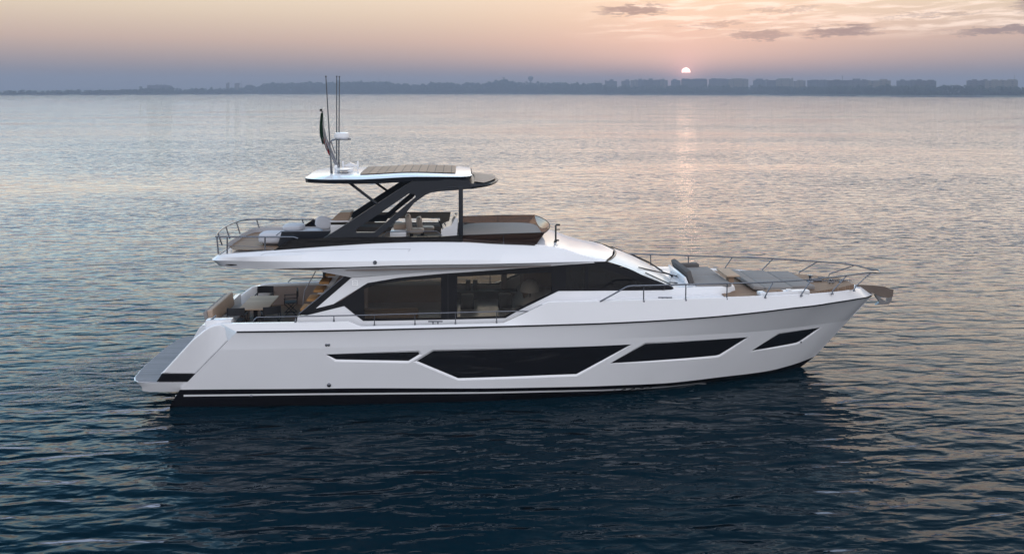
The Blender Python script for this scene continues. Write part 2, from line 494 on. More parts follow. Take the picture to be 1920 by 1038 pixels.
deck_z = lin([(-9, 1.85), (-4.3, 1.85), (-4.1, 2.2), (2.0, 2.2), (2.7, 3.0), (4, 3.06), (5, 3.10), (9.75, sheer_z(9.75) - .07), (14.6, sheer_z(14.6) - .07)])
SV = [i / 260 for i in range(261)]
hull_bm = loft([
    lambda s: (boot_row(s)[0], 0, boot_row(s)[2]), boot_row, mid_row, crease_row, upmid_row, rub_row,
    row(xsh, 15.02, sheer_b, sheer_z),
    row(xsh, 14.72, lambda x: sheer_b(x) - .13, sheer_z),
    row(xsh, 14.66, lambda x: sheer_b(x) - .15, deck_z),
    row(xsh, 14.66, lambda x: 0, deck_z)], SV)
bmesh.ops.recalc_face_normals(hull_bm, faces=hull_bm.faces)
HULL_BVH = BVHTree.FromBMesh(hull_bm)


def hull_y(x, z):
    h = HULL_BVH.ray_cast(Vector((x, -12, z)), Vector((0, 1, 0)))
    return h[0].y if h[0] is not None else -2.5


def on_hull(px, py):
    h = HULL_BVH.ray_cast(CAM, ray(px, py).normalized())
    return h[0] if h[0] is not None else on(px, py, lambda x, z: -boot_b(x))


HULL_WINDOWS = [
    [(611, 664.7), (784, 660), (786.5, 664), (766, 676.6), (630, 674)],
    [(782, 677), (812.5, 658.4), (1184, 645.8), (1081, 701.6), (1040, 703), (859, 709.2)],
    [(1144.6, 681.2), (1210.6, 645), (1403, 632.2), (1349.5, 665), (1343, 666.8)],
    [(1409, 658), (1461.5, 626), (1538.7, 614), (1499.5, 640.2), (1493, 642.8)]]


def grow(poly, d):
    """Polygon with its edges moved outwards by d."""
    n = len(poly); A = sum(poly[i][0] * poly[(i + 1) % n][1] - poly[(i + 1) % n][0] * poly[i][1] for i in range(n))
    sg = 1 if A > 0 else -1; o = []
    for i in range(n):
        p0, p1, p2 = (Vector(poly[(i + k) % n]) for k in (-1, 0, 1))
        e1 = (p1 - p0).normalized(); e2 = (p2 - p1).normalized()
        n1 = Vector((e1.y, -e1.x)) * sg; n2 = Vector((e2.y, -e2.x)) * sg
        b = (n1 + n2); b = b / max(b.length_squared / 2, .45) if b.length > 1e-6 else n1
        o.append((p1.x + b.x * d, p1.y + b.y * d))
    return o


win_polys = []
cut = bmesh.new()
for wpx in HULL_WINDOWS:
    inner = [(p.x, p.z) for p in (on_hull(*q) for q in wpx)]
    outer = grow(inner, 0.058)
    win_polys.append((inner, outer))
    sheet(outer, hull_y, thick=0.36, off=-0.30, step=0.3, bm=cut)
for v in list(cut.verts): pass
c2 = cut.copy()
for v in c2.verts: v.co.y = -v.co.y
bmesh.ops.reverse_faces(c2, faces=c2.faces)
tmpm = bpy.data.meshes.new('tmp'); c2.to_mesh(tmpm); c2.free(); cut.from_mesh(tmpm); bpy.data.meshes.remove(tmpm)
cutter = link('cutter', cut, None)
hull = link('hull', hull_bm, WHITE, yacht, None)
md = hull.modifiers.new('pockets', 'BOOLEAN'); md.object = cutter; md.operation = 'DIFFERENCE'; md.solver = 'EXACT'
dg = bpy.context.evaluated_depsgraph_get()
nm = bpy.data.meshes.new_from_object(hull.evaluated_get(dg))
hull.modifiers.clear(); hull.data = nm; nm.name = 'hull'
bpy.data.objects.remove(cutter)
nm.polygons.foreach_set('use_smooth', [True] * len(nm.polygons)); nm.set_sharp_from_angle(angle=R(32))
sharp = nm.attributes.get('sharp_edge') or nm.attributes.new('sharp_edge', 'BOOLEAN', 'EDGE')
for e in nm.edges:                                   # the knuckle lines stay crisp along their whole length
    vs = [nm.vertices[i].co for i in e.vertices]
    for bf_, zf_ in ((rub_b, rub_z), (crease_b, crease_z)):
        if all(abs(v.z - zf_(v.x)) < .006 and abs(abs(v.y) - bf_(v.x)) < .012 for v in vs): sharp.data[e.index].value = True
hull.modifiers.new('weighted', 'WEIGHTED_NORMAL').keep_sharp = True

bot = loft([lambda s: (-9.35 + 20.35 * s, 0, -1.3), row(-9.35, 11.0, keel_b, lambda x: -1.0), row(-9.42, 12.75, wl_b, lambda x: -0.08), boot_row], SV[::4] if SV[-1] in SV[::4] else SV)
link('hull_bottom', bot, ANTIFOUL, hull, 30)


def ring_frame(inner, outer, f, d0, d1, n=14):
    """Bevelled frame from the outer outline (depth d0) to the inner one (depth d1)."""
    b = bmesh.new(); A = []; B = []; N = len(inner)
    for i in range(N):
        for k in range(n):
            t = k / n
            for src, dst, d in ((outer, A, d0), (inner, B, d1)):
                x = src[i][0] + (src[(i + 1) % N][0] - src[i][0]) * t; z = src[i][1] + (src[(i + 1) % N][1] - src[i][1]) * t
                dst.append(b.verts.new((x, f(x, z) + d, z)))
    M = len(A)
    for i in range(M): b.faces.new((A[i], A[(i + 1) % M], B[(i + 1) % M], B[i]))
    return b


for inner, outer in win_polys:
    for sgn in (0, 1):
        wn = link('window', sheet(outer, hull_y, thick=0.012, off=0.040, step=.3), GLASSDK if False else SCREEN, hull, 30)
        fr = link('window_frame', ring_frame(inner, grow(outer, .012), hull_y, -0.004, 0.041), WHITE, wn, 20)
        if sgn:
            for o in (wn, fr):
                for v in o.data.vertices: v.co.y = -v.co.y
                o.data.flip_normals()


def ribbon(top, bottom, off=0.006, n=60):
    """Strip lying on the hull between two measured lines."""
    ft = lin(top); fb = lin(bottom); x0 = top[0][0]; x1 = top[-1][0]
    b = bmesh.new(); pa = pb = None
    for i in range(n + 1):
        x = x0 + (x1 - x0) * i / n
        p = on_bottom(x, ft(x)); q = on_bottom(x, fb(x))
        a = b.verts.new(p + Vector((0, -off, 0))); c = b.verts.new(q + Vector((0, -off, 0)))
        if pa: b.faces.new((pa, a, c, pb))
        pa, pb = a, c
    return b


BOT_BVH = BVHTree.FromPolygons([v.co for v in bpy.data.objects['hull_bottom'].data.vertices], [p.vertices[:] for p in bpy.data.objects['hull_bottom'].data.polygons])


def on_bottom(px, py):
    h1 = HULL_BVH.ray_cast(CAM, ray(px, py).normalized()); h2 = BOT_BVH.ray_cast(CAM, ray(px, py).normalized())
    c = [h for h in (h1, h2) if h[0] is not None]
    return min(c, key=lambda h: h[3])[0] if c else on(px, py, lambda x, z: -wl_b(x))


pair('boot_stripe', ribbon([(329, 739.6), (600, 736.6), (912, 734.2), (1130, 729.6), (1200, 726.6), (1264, 722.4), (1330, 715.2), (1372, 711.0)],
                           [(329, 743.0), (600, 739.6), (912, 737.2), (1130, 732.4), (1200, 729.4), (1264, 724.6), (1330, 716.8), (1372, 711.6)]), WHITE, hull, 40)
# black rubbing strake under the bulwark
rs = bmesh.new(); prs = [rub_row(s) for s in SV[::3]]
tube(rs, [(x, -b - .006, z) for x, b, z in prs], .026, 6)
pair('rub_rail', rs, BLACK, hull, 60)
# bright edge along the bulwark top
sh = bmesh.new()
tube(sh, [(x, -sheer_b(x) + .05, sheer_z(x) + .004) for x in [2.75 + k * .2 for k in range(58)]], .03, 6)
pair('toe_rail', sh, WHITE, hull, 60)
# small fittings: through-hull outlets, vents
for px, py, r in [(612, 646, .045), (616.5, 646, .045), (617, 721, .07), (471, 742, .05), (1502, 641, .03)]:
    p = on_bottom(px, py); b = bmesh.new()
    lathe(b, [(0, 0.03), (r * .55, .03), (r, .015), (r, -.05)], n=14)
    bmesh.ops.rotate(b, cent=(0, 0, 0), matrix=Matrix.Rotation(R(90), 3, 'X'), verts=b.verts); bmesh.ops.translate(b, vec=p, verts=b.verts)
    pair('outlet', b, STEEL, hull, 40)

# ---- stern wings, swim platform, transom
wf = lambda x, z: -lin([(.5, boot_b(x)), (1.9, crease_b(x)), (2.38, rub_b(x) - .01), (2.66, sheer_b(x))])(z) + .008
wing = pxpoly([(443.5, 622), (413, 607.3), (402, 608.6), (393, 612), (383, 618.5), (360, 637), (338, 661), (318, 683), (305, 697), (300, 701), (365.5, 701)], wf)
wb = sheet(wing, wf, thick=.30, step=.3)
bmesh.ops.bevel(wb, geom=[e for e in wb.edges if len(e.link_faces) == 2 and e.calc_face_angle(0) > .6 and (e.verts[0].co.y < -2.5 and e.verts[1].co.y < -2.5)], offset=.055, segments=4, profile=.5, affect='EDGES')
for o_ in pair('stern_wing', wb, WHITE, yacht, 35): o_.modifiers.new('weighted', 'WEIGHTED_NORMAL').keep_sharp = True
band = sheet(pxpoly([(303, 701), (366, 701), (353, 714.6), (294, 714.6)], lambda x, z: wf(x, z) + .05), lambda x, z: wf(x, z) + .05, thick=.5)
pair('wing_base', band, BLACK, yacht, 35)
# seam filler between wing and hull end
# platform: plan outline with rounded corners
pz = 0.74
plat = empty('swim_platform', (0, 0, 0)); plat.parent = yacht


def slab(outline, z0, z1, bm=None, inset=0.0):
    b = bm or bmesh.new()
    A = [b.verts.new((x, y, z0)) for x, y in outline]; B = [b.verts.new((x, y, z1)) for x, y in outline]; n = len(outline)
    for i in range(n): b.faces.new((A[i], A[(i + 1) % n], B[(i + 1) % n], B[i]))
    b.faces.new(A[::-1]); b.faces.new(B)
    return b


def sym(half):
    return half + [(x, -y) for x, y in half[::-1]]


po = sym([(-8.4, -2.62), (-9.3, -2.66), (-10.1, -2.62), (-10.45, -2.52), (-10.62, -2.36), (-10.72, -2.1), (-10.80, -1.4), (-10.83, -.7)])
b = bmesh.new()
lo = [(-8.4, .30), (-9.3, .34)]
A = [b.verts.new((x, y, pz - .02)) for x, y in po]
B = [b.verts.new((x if x > -9.5 else x + .10, y * .985, pz - .16)) for x, y in po]
Cc = [b.verts.new((max(x, -10.35) if x < -10 else x, y * .95, pz - .36) ) for x, y in po]
n = len(po)
for P, Q in ((A, B), (B, Cc)):
    for i in range(n): b.faces.new((P[i], P[(i + 1) % n], Q[(i + 1) % n], Q[i]))
b.faces.new(A); b.faces.new(Cc[::-1])
link('platform_body', b, WHITE, plat, 40)
pin = [(x if x > -10 else x + .025, y * .988) for x, y in po]
link('platform_deck', slab(pin, pz - .03, pz), TEAKGREY, plat, 30)
# transom: raked wall between the wings
tb = bmesh.new()
prof = [(-9.35, pz - .1), (-9.2, 1.1), (-8.85, 1.9), (-8.60, 2.35), (-8.52, 2.42), (-8.35, 2.44), (-8.3, 1.85), (-8.3, pz - .1)]
rowsv = [[tb.verts.new((x, y, z)) for x, z in prof] for y in (-2.15, -1.2, 0, 1.2, 2.15)]
for P, Q in zip(rowsv, rowsv[1:]):
    for i in range(len(prof)): tb.faces.new((P[i], P[(i + 1) % len(prof)], Q[(i + 1) % len(prof)], Q[i]))
tb.faces.new(rowsv[0]); tb.faces.new(rowsv[-1][::-1])
link('transom', tb, WHITE, yacht, 25)
link('transom_window', slab([(-8.95, -1.3), (-8.80, -1.3), (-8.80, 1.3), (-8.95, 1.3)], 1.55, 1.75), SCREEN, yacht, 30)
# inner gate post of the cockpit corner
gp = box(bmesh.new(), (-7.86, -2.42, 2.28), (.84, .34, .86), bevel=.04)
link('corner_locker', gp, WHITE, yacht, 40)
gs = bmesh.new(); tube(gs, [(-8.25, -2.55, 2.60), (-8.05, -2.52, 2.74), (-7.95, -2.5, 2.84)], .03, 8); link('fairlead', gs, STEEL, yacht, 60)

# ---- cockpit: sole, sofa, lining of the port bulwark
link('cockpit_sole', slab([(-8.3, -2.66), (-4.6, -2.76), (-4.6, 2.76), (-8.3, 2.66)], 1.84, 1.856), TEAK, yacht, 30)
for sgn in (-1, 1):
    ln = bmesh.new()
    vs = [ln.verts.new((x, sgn * (sheer_b(x) - .165), z)) for x, z in ((-7.7, 1.86), (-4.4, 1.86), (-4.4, 2.60), (-7.7, 2.56))]
    ln.faces.new(vs)
    link('bulwark_lining', ln, BEIGE, yacht, recalc=False)
cof = bmesh.new()
tube(cof, [(x, sheer_b(x) - .10, sheer_z(x) - .02) for x in [-7.7 + .3 * k for k in range(12)]], [.05] + [.085] * 11, 12)
link('bulwark_coaming', cof, WHITE, yacht, 50)
sofa = empty('cockpit_sofa'); sofa.parent = yacht
link('seat_base', box(bmesh.new(), (-7.98, -.42, 2.05), (.62, 2.5, .38), bevel=.03), BEIGE, sofa, 40)
for y in (-1.05, .2):
    link('seat_cushion', pillow(bmesh.new(), (-7.94, y, 2.30), (.66, 1.24, .17), puff=.15), FAB_GREY, sofa, 60)
link('backrest', box(bmesh.new(), (-8.36, -.42, 2.56), (.20, 2.56, .50), Matrix.Rotation(R(-10), 3, 'Y'), bevel=.05, seg=3), FAB_TAN, sofa, 60)
link('backrest_shell', box(bmesh.new(), (-8.50, -.42, 2.52), (.14, 2.6, .5), Matrix.Rotation(R(-14), 3, 'Y'), bevel=.05), FAB_GREY, sofa, 40)

# ---- stairs to the flybridge
st = empty('flybridge_stairs'); st.parent = yacht
for k, (px, py) in enumerate([(572, 581), (584, 563), (597, 546), (607.5, 530.5), (619, 515.5)]):
    p = at(px, py, -1.95)
    link('tread', box(bmesh.new(), (p.x, -1.6, p.z), (.33, .72, .075), bevel=.012), TEAKTREAD, st, 40)
stf = lambda x, z: -1.2
link('stringer', sheet(pxpoly([(566, 596), (580, 596), (640, 512), (622, 508)], stf), stf, thick=.06), WHITE2, st, 30)
bwf = lambda x, z: -1.15
link('stair_wall', sheet(pxpoly([(585, 600), (690, 600), (690, 505), (618, 505), (600, 548)], bwf), bwf, thick=.05), BEIGE, st, 30)
pl = bmesh.new(); tube(pl, [at(592, 508, -1.0), at(571, 545, -1.05), at(568, 575, -1.1)], .018, 8); link('handrail', pl, STEEL, st, 60)

# ---- saloon house
bh = tab([(-8, 2.42), (-3, 2.43), (0, 2.42), (2.5, 2.30), (5, 2.08), (7, 1.88), (8.2, 1.62)])
hf = lambda x, z: -(bh(x) - .10 * (z - 3.4))
house = empty('saloon'); house.parent = yacht
SILL = [(575, 590.9), (645.5, 573.7), (664, 588.5), (681, 601.5), (720, 601.1), (947.5, 596.1), (973, 581.6), (1047, 545.5), (1263, 543.2), (1272, 546), (1268, 572), (1050, 590), (960, 632), (555, 632), (558, 592)]
pair('side_wall', sheet(pxpoly(SILL, hf), hf, thick=.07, off=-.012), WHITE, house, 30)
LOGO = [(659.3, 520.4), (592.5, 577.7), (625, 569.7), (689.3, 530.0), (747.5, 520.2), (829, 512.6), (960, 503.6), (1057, 496.3), (1115, 492.4), (1114, 490.9), (1050, 494), (960, 499), (847, 506.6)]
pair('upper_wall', sheet(pxpoly(LOGO, hf), hf, thick=.07, off=-.014), WHITE, house, 30)
zL = lambda x: at(847, 506.6, -2.3).z - .0
lf = lambda x, z: hf(x, z) - .02 - .55 * max(0.0, z - (3.99 + .055 * (x + 4)))
pair('eyebrow', sheet(pxpoly([(606, 508), (658, 519.6), (847, 506.4), (960, 498.8), (1114, 490.7), (1100, 489), (960, 492), (829, 494), (640, 500), (600, 503)], hf), lf, thick=.05), WHITE2, house, 30)
BLK = [(575, 590.6), (645.3, 573.3), (638.8, 564.2), (625, 570), (592, 578.2), (659, 520.1), (645.5, 519), (561, 589)]
pair('raked_pillar', sheet(pxpoly(BLK, hf), hf, thick=.10, off=-.006), BLACK, house, 30)
edge = bmesh.new(); tube(edge, [on(560, 588.5, hf) + Vector((0, -.01, 0)), on(645, 518.2, hf) + Vector((0, -.01, 0))], .018, 6)
pair('pillar_edge', edge, STEEL, house, 60)
OUT = [(639, 564), (689, 530), (747.5, 520.6), (829, 513), (960, 504), (1057, 496.7), (1117, 492.6), (1136, 491), (1200, 513.5), (1262, 538.3), (1264, 542.6), (1047, 545.2), (973, 581.2), (947.5, 595.8), (720, 600.8), (681, 601.2), (664, 588.2), (645.5, 573.2)]
HOLES = [[(682, 541), (704, 533), (752, 526.5), (827, 520.5), (827, 595.5), (684, 597.5)],
         [(857, 518.5), (957, 513.5), (1034, 510.5), (1034, 548.5), (971, 577), (945, 592.3), (857, 594.8)],
         [(1061, 501.5), (1097, 499.2), (1097, 541.3), (1061, 541.8)],
         [(1103, 499), (1118, 497.8), (1180, 519), (1226, 538.6), (1218, 540.3), (1103, 541.2)]]
HP = [pxpoly(h, hf) for h in HOLES]
pair('window_surround', sheet(pxpoly(OUT, hf), hf, thick=.05, off=0, holes=HP, step=.5), BLACK, house, 30)
for k, h in enumerate(HP):
    pair('window', sheet(h, hf, thick=0, off=.012, step=.5), GLASS if k < 2 else GLASSDK, house, 30)
mb = bmesh.new(); tube(mb, [on(840, 513, hf) + Vector((0, -.012, 0)), on(840, 598, hf) + Vector((0, -.012, 0))], .012, 6)
pair('window_seam', mb, RUBBER, house, 60)
# builder's emblem on the aft pillar
em = bmesh.new()
ef = lambda x, z: hf(x, z)


def strip(b, pts, wd, f, off):
    for (x0, y0), (x1, y1) in zip(pts, pts[1:]):
        dxx, dyy = x1 - x0, y1 - y0; L = math.hypot(dxx, dyy); nx, ny = -dyy / L * wd / 2, dxx / L * wd / 2
        q = [(x0 + nx, y0 + ny), (x1 + nx, y1 + ny), (x1 - nx, y1 - ny), (x0 - nx, y0 - ny)]
        v = [on(px, py, f) + Vector((0, -off, 0)) for px, py in q]
        b.faces.new([b.verts.new(c) for c in v])


for ptsq in ([(659.6, 525.3), (661.2, 525.5), (661.2, 534.6)], [(670.6, 525), (670.6, 535)],
             [(661.2, 526.3), (665.5, 525.2), (670.6, 526.6)], [(661.2, 530.2), (665.5, 529.2), (670.6, 530.6)], [(661.2, 533.8), (665.5, 533.2), (670.6, 534.3)]):
    strip(em, ptsq, 1.75, ef, .022)
link('emblem', em, mat('emblem_white', (0.95, 0.95, 0.95), .3), house)
# inside of the saloon
inn = empty('saloon_interior'); inn.parent = yacht
link('cabin_floor', slab([(-4.8, -2.3), (7, -1.6), (7, 1.6), (-4.8, 2.3)], 1.90, 1.93), WOODIN, inn)
link('cabin_ceiling', slab([(-4.8, -2.2), (4.8, -1.85), (4.8, 1.85), (-4.8, 2.2)], 4.22, 4.25), DARKIN, inn)
link('aft_bulkhead', box(bmesh.new(), (-4.75, .75, 3.0), (.06, 3.0, 2.4)), DARKIN, inn)
link('galley_unit', box(bmesh.new(), (2.9, .9, 2.95), (1.1, 1.8, 2.3), bevel=.02), WOODIN, inn)
link('forward_bulkhead', box(bmesh.new(), (4.3, 0.2, 2.9), (.06, 3.2, 2.2)), DARKIN, inn)
link('dashboard', box(bmesh.new(), (6.2, 0, 3.0), (1.2, 3.0, .45), bevel=.08), DARKIN, inn)
for (c, s) in (((-2.2, 1.75, 2.40), (3.2, .8, .9)), ((-2.6, -1.7, 2.35), (2.4, .7, .7))):
    link('lounge_seat', box(bmesh.new(), c, s, bevel=.08), FAB_TAN, inn, 40)
link('sideboard', box(bmesh.new(), (1.0, 1.9, 2.20), (2.6, .5, .56), bevel=.02), DARKIN, inn)
for x in (.35, .62): link('bottle_rack', box(bmesh.new(), (x, 1.9, 2.70), (.18, .2, .36), bevel=.01), DARKIN, inn)
for px in (876, 947): 
    p = at(px, 545, .4); link('dining_chair', box(bmesh.new(), (p.x, .4, 2.3), (.5, .5, .8), bevel=.08), DARKIN, inn, 40)
for x in (-3.9, 1.75): link('curtain', box(bmesh.new(), (x, 2.12, 3.3), (.22, .12, 1.7), bevel=.05), BEIGE, inn, 40)
p = at(994, 545, -.6)
lp = lathe(bmesh.new(), [(.02, 0), (.36, 0.0), (.36, .04), (.33, .18), (.25, .31), (.12, .385), (0, .40)], (p.x, -.6, p.z), 24)
lamp = link('floor_lamp_shade', lp, LAMPW, inn, 50)
ls = bmesh.new(); tube(ls, [(p.x, -.6, 1.93), (p.x, -.6, p.z + .02)], .02, 8); link('lamp_stem', ls, STEEL, inn, 60)

# ---- windscreen with its pale cover and wipers
wsb = bmesh.new(); NU, NV = 24, 10; G = []
for j in range(NV + 1):
    v = j / NV; r_ = []
    for i in range(NU + 1):
        u = -1 + 2 * i / NU
        xt = 5.66 - .62 * u * u; yt = 1.93 * u; zt = 4.345 - .01 * u * u
        xb_ = 7.92 - .95 * abs(u)**2.4; yb_ = 1.87 * u; zb_ = 3.16 + .24 * u * u
        sag = .10 * math.sin(math.pi * v)
        r_.append(wsb.verts.new((xt + (xb_ - xt) * v + sag * .5, yt + (yb_ - yt) * v, zt + (zb_ - zt) * v + sag)))
    G.append(r_)
for P, Q in zip(G, G[1:]):
    for i in range(NU): wsb.faces.new((P[i], P[i + 1], Q[i + 1], Q[i]))
wscreen = link('windscreen', wsb, PALEGLASS, yacht, 60)
bl = bmesh.new()
tube(bl, smooth_path([(7.92 - .95 * abs(u)**2.4 + .05, 1.9 * u, 3.13 + .24 * u * u) for u in [-1, -.75, -.5, -.25, 0, .25, .5, .75, 1]], 4), .07, 8)
link('windscreen_base', bl, BLACK, wscreen, 60)
brow = bmesh.new()
tube(brow, smooth_path([(5.70 - .62 * u * u, 1.95 * u, 4.345) for u in [-1, -.75, -.5, -.25, 0, .25, .5, .75, 1]], 4), .02, 6)
link('windscreen_trim', brow, BLACK, wscreen, 60)


def wpoint(u, v, off=.03):
    xt = 5.66 - .62 * u * u; xb_ = 7.92 - .95 * abs(u)**2.4; zt = 4.345; zb_ = 3.16 + .24 * u * u
    sag = .10 * math.sin(math.pi * v)
    return Vector((xt + (xb_ - xt) * v + sag * .5 + off * .45, 1.93 * u + (1.87 - 1.93) * u * v, zt + (zb_ - zt) * v + sag + off))


for (u0, v0, u1, v1, ux, vx) in [(.15, 1.04, -.35, .72, -.80, .45), (-.45, 1.05, -.75, .95, -.90, .62), (.55, 1.04, .80, .62, .88, .30)]:
    wp = bmesh.new()
    tube(wp, [wpoint(u0, v0, .09), wpoint((u0 + u1) / 2, (v0 + v1) / 2, .12), wpoint(u1, v1, .09)], [.04, .026, .018], 6)
    wa = link('wiper', wp, RUBBER, wscreen, 60)
    wq = bmesh.new(); a, c = wpoint(u1, v1, .05), wpoint(ux, vx, .04); dd = (c - a)
    tube(wq, [a - dd * .9, a, c], .022, 6)
    link('wiper_blade', wq, RUBBER, wscreen, 60)

# ---- flybridge moulding
fb1 = tab([(-8.13, 1.6), (-7.8, 1.90), (-6.9, 2.16), (-5, 2.62), (-3, 2.83), (0, 2.88), (2, 2.70), (3.5, 2.35), (4.5, 2.07), (5.0, 1.95)])
fb2 = tab([(-8.36, 1.55), (-8.26, 1.84), (-7.95, 2.04), (-7, 2.28), (-5, 2.63), (-3, 2.80), (0, 2.84), (2, 2.64), (3.5, 2.30), (4.5, 2.05), (5.0, 1.95)])
fb3 = tab([(-8.2, 1.45), (-8.1, 1.78), (-7.8, 1.97), (-7, 2.12), (-5, 2.24), (0, 2.26), (2.7, 2.12), (4, 2.02), (5.03, 1.92)])
fz1 = zline([(423, 500), (448, 503), (480, 504), (560, 502.3), (829, 495.6), (960, 493.5), (1050, 491.3), (1117, 490.2), (1136, 490.4)], fb1)
fz2 = zline([(399, 487.5), (430, 488.5), (500, 490), (640, 490), (829, 487.5), (960, 487), (1050, 487.5), (1136, 489.6)], fb2)
fz3 = zline([(407, 477), (427, 476), (498, 471), (556, 466.6), (634, 461), (711, 456.5), (793, 454), (859, 454.3), (935, 458.4), (1008, 461.6), (1060, 469.6), (1085, 478), (1113, 486), (1134, 489.4)], fb3)
FLYZ = 4.86
fin_z = lambda x: min(fz3(x) - .015, FLYZ) if x < 2.5 else fz3(x) + .03
fmid_z = lambda x: fin_z(x) if x < 2.5 else fz3(x) + lin([(2.5, .05), (4, .10), (4.8, .14), (5.5, .02)])(x)
FS = sorted(set([i / 90 for i in range(91)] + [.004, .008, .014]))
fly_bm = loft([
    row(-7.95, 5.5, lambda x: 0, lambda x: fz1(x)), row(-8.13, 5.0, fb1, fz1), row(-8.36, 5.03, fb2, fz2),
    lambda s: tuple((a * .45 + b_ * .55) + (0.0, .10, .0)[k] * min(1, s * 12) * (1 - s) for k, (a, b_) in enumerate(zip(row(-8.36, 5.03, fb2, fz2)(s), row(-8.2, 5.04, fb3, fz3)(s)))),
    row(-8.2, 5.04, fb3, fz3), row(-8.10, 5.08, lambda x: fb3(x) - .12, fz3), row(-8.09, 5.10, lambda x: fb3(x) - .135, fin_z),
    row(-8.09, 5.42, lambda x: (fb3(x) - .135) * .6, fmid_z), row(-8.09, 5.66, lambda x: 0, fmid_z)], FS)
fly = link('flybridge_deck', fly_bm, WHITE, yacht, 22)
link('deck_teak', slab(sym([(2.3, -1.95), (-7, -1.95), (-7.6, -1.8), (-7.85, -1.3)]), FLYZ - .005, FLYZ + .006), TEAK, fly)
sv = bmesh.new(); fl = BVHTree.FromPolygons([v.co for v in fly.data.vertices], [p.vertices[:] for p in fly.data.polygons])


def on_fly(px, py):
    h = fl.ray_cast(CAM, ray(px, py).normalized())
    return h[0] if h[0] is not None else at(px, py, -2.7)


link('soffit', slab(sym([(4.3, -1.9), (2, -2.45), (-3, -2.6), (-5, -2.35), (-6.6, -1.95), (-7.1, -1.5)]), 4.24, 4.28), SOFFIT, fly)
for px0, px1, py in [(423, 444, 496.2)]:
    b = bmesh.new(); tube(b, [on_fly(px0, py - .2), on_fly((px0 + px1) / 2, py), on_fly(px1, py)], [.012, .03, .012], 8); pair('vent_slot', b, BLACK, fly, 60)
p = on_fly(703, 492.5); b = bmesh.new(); lathe(b, [(0, .03), (.05, .03), (.07, 0), (.07, -.04)], n=14)
bmesh.ops.rotate(b, cent=(0, 0, 0), matrix=Matrix.Rotation(R(90), 3, 'X'), verts=b.verts); bmesh.ops.translate(b, vec=p, verts=b.verts)
pair('side_lamp', b, STEEL, fly, 40)
# styling groove along the moulding
gr = bmesh.new()
gp_ = [(489, 478.5), (496, 475.2), (560, 471.6), (640, 468.6), (720, 467.1), (770, 467.0), (766, 471.4)]
tube(gr, [on_fly(*q) + Vector((0, .004, 0)) for q in gp_], .013, 5)
pair('styling_line', gr, mat('groove_grey', (0.40, 0.40, 0.43), .5), fly, 60)

# dark band of smoked glass on the coaming
ff = lambda x, z: -(fb3(x) - .06)
DKB = [(510, 471), (543, 449.5), (560, 448), (612, 445.5), (705, 444.2), (828, 443.2), (866, 440.8), (866, 456), (828, 455.5), (793, 455.8), (727, 457.5), (640, 463), (560, 468.5)]
link('coaming_glass', sheet(pxpoly(DKB, ff), ff, thick=.03), SMOKEDK, fly, 30)
link('coaming_glass', sheet([(x, z) for x, z in pxpoly([(510, 471), (543, 449.5), (612, 445.5), (640, 445), (640, 463), (560, 468.5)], ff)], lambda x, z: -ff(x, z), thick=-.03), SMOKEDK, fly, 30)
for px in (426, ): pass
# raked smoked windscreen of the flybridge
SWN = [(867, 441), (946, 438.2), (1022, 436), (1003, 461.5), (935, 459.5), (867, 457)]
smk_f = lambda x, z: -(2.06 + .20 * (z - 5.0) - max(0, x - 1.6)**2 * .06)
pair('fly_windscreen', sheet(pxpoly(SWN, smk_f), smk_f, thick=.012, step=.3), SMOKE, fly, 30)
# front panel between the two sides, raked forward
pn = on(1022, 436, smk_f); pb_ = on(1003, 461.5, smk_f)
fp = bmesh.new(); rows_ = []
for v in [k / 6 for k in range(7)]:
    base = pb_.lerp(pn, v); rr_ = []
    for i in range(17):
        u = -1 + i / 8
        rr_.append(fp.verts.new((base.x + (.30 + .05 * v) * (1 - u * u), base.y * -1 * u * 1.0, base.z + .06 * (1 - u * u) * (1 - v))))
    rows_.append(rr_)
for P, Q in zip(rows_, rows_[1:]):
    for i in range(16): fp.faces.new((P[i], P[i + 1], Q[i + 1], Q[i]))
link('front_screen', fp, SMOKE, fly, 60)
for px0, py0, px1, py1 in [(944.5, 439, 944, 459)]:
    b = bmesh.new(); tube(b, [on(px0, py0, smk_f) + Vector((0, -.012, 0)), on(px1, py1, smk_f) + Vector((0, -.012, 0))], .018, 6); pair('screen_post', b, STEEL, fly, 60)
# top trim lines
b = bmesh.new(); tube(b, [on(px, py, smk_f) for px, py in [(867, 441), (946, 438.2), (1022, 436)]], .014, 6); pair('screen_trim', b, RUBBER, fly, 60)
b = bmesh.new(); tube(b, [v.co.copy() for v in []] or [(pn.x + .35 * (1 - (u / 8)**2), -pn.y * u / 8, pn.z + .0) for u in range(-8, 9)], .014, 6); link('screen_trim', b, RUBBER, fly, 60)

# port side coaming panel with its long slot, seen under the hardtop
pf = lambda x, z: 2.0
pan = pxpoly([(640, 400), (655, 398), (845, 397.5), (838, 442), (640, 442)], pf)
slot = pxpoly([(702, 417), (706, 409.5), (825, 409), (825, 416.5)], pf)
link('port_coaming_panel', sheet(pan, pf, thick=.06, holes=[slot]), mat('taupe_panel', (0.085, 0.072, 0.062), .55), fly, 30)
link('port_sofa', box(bmesh.new(), (-1.9, 1.60, 4.98), (4.2, .7, .24), bevel=.06), FAB_DARK, fly, 40)

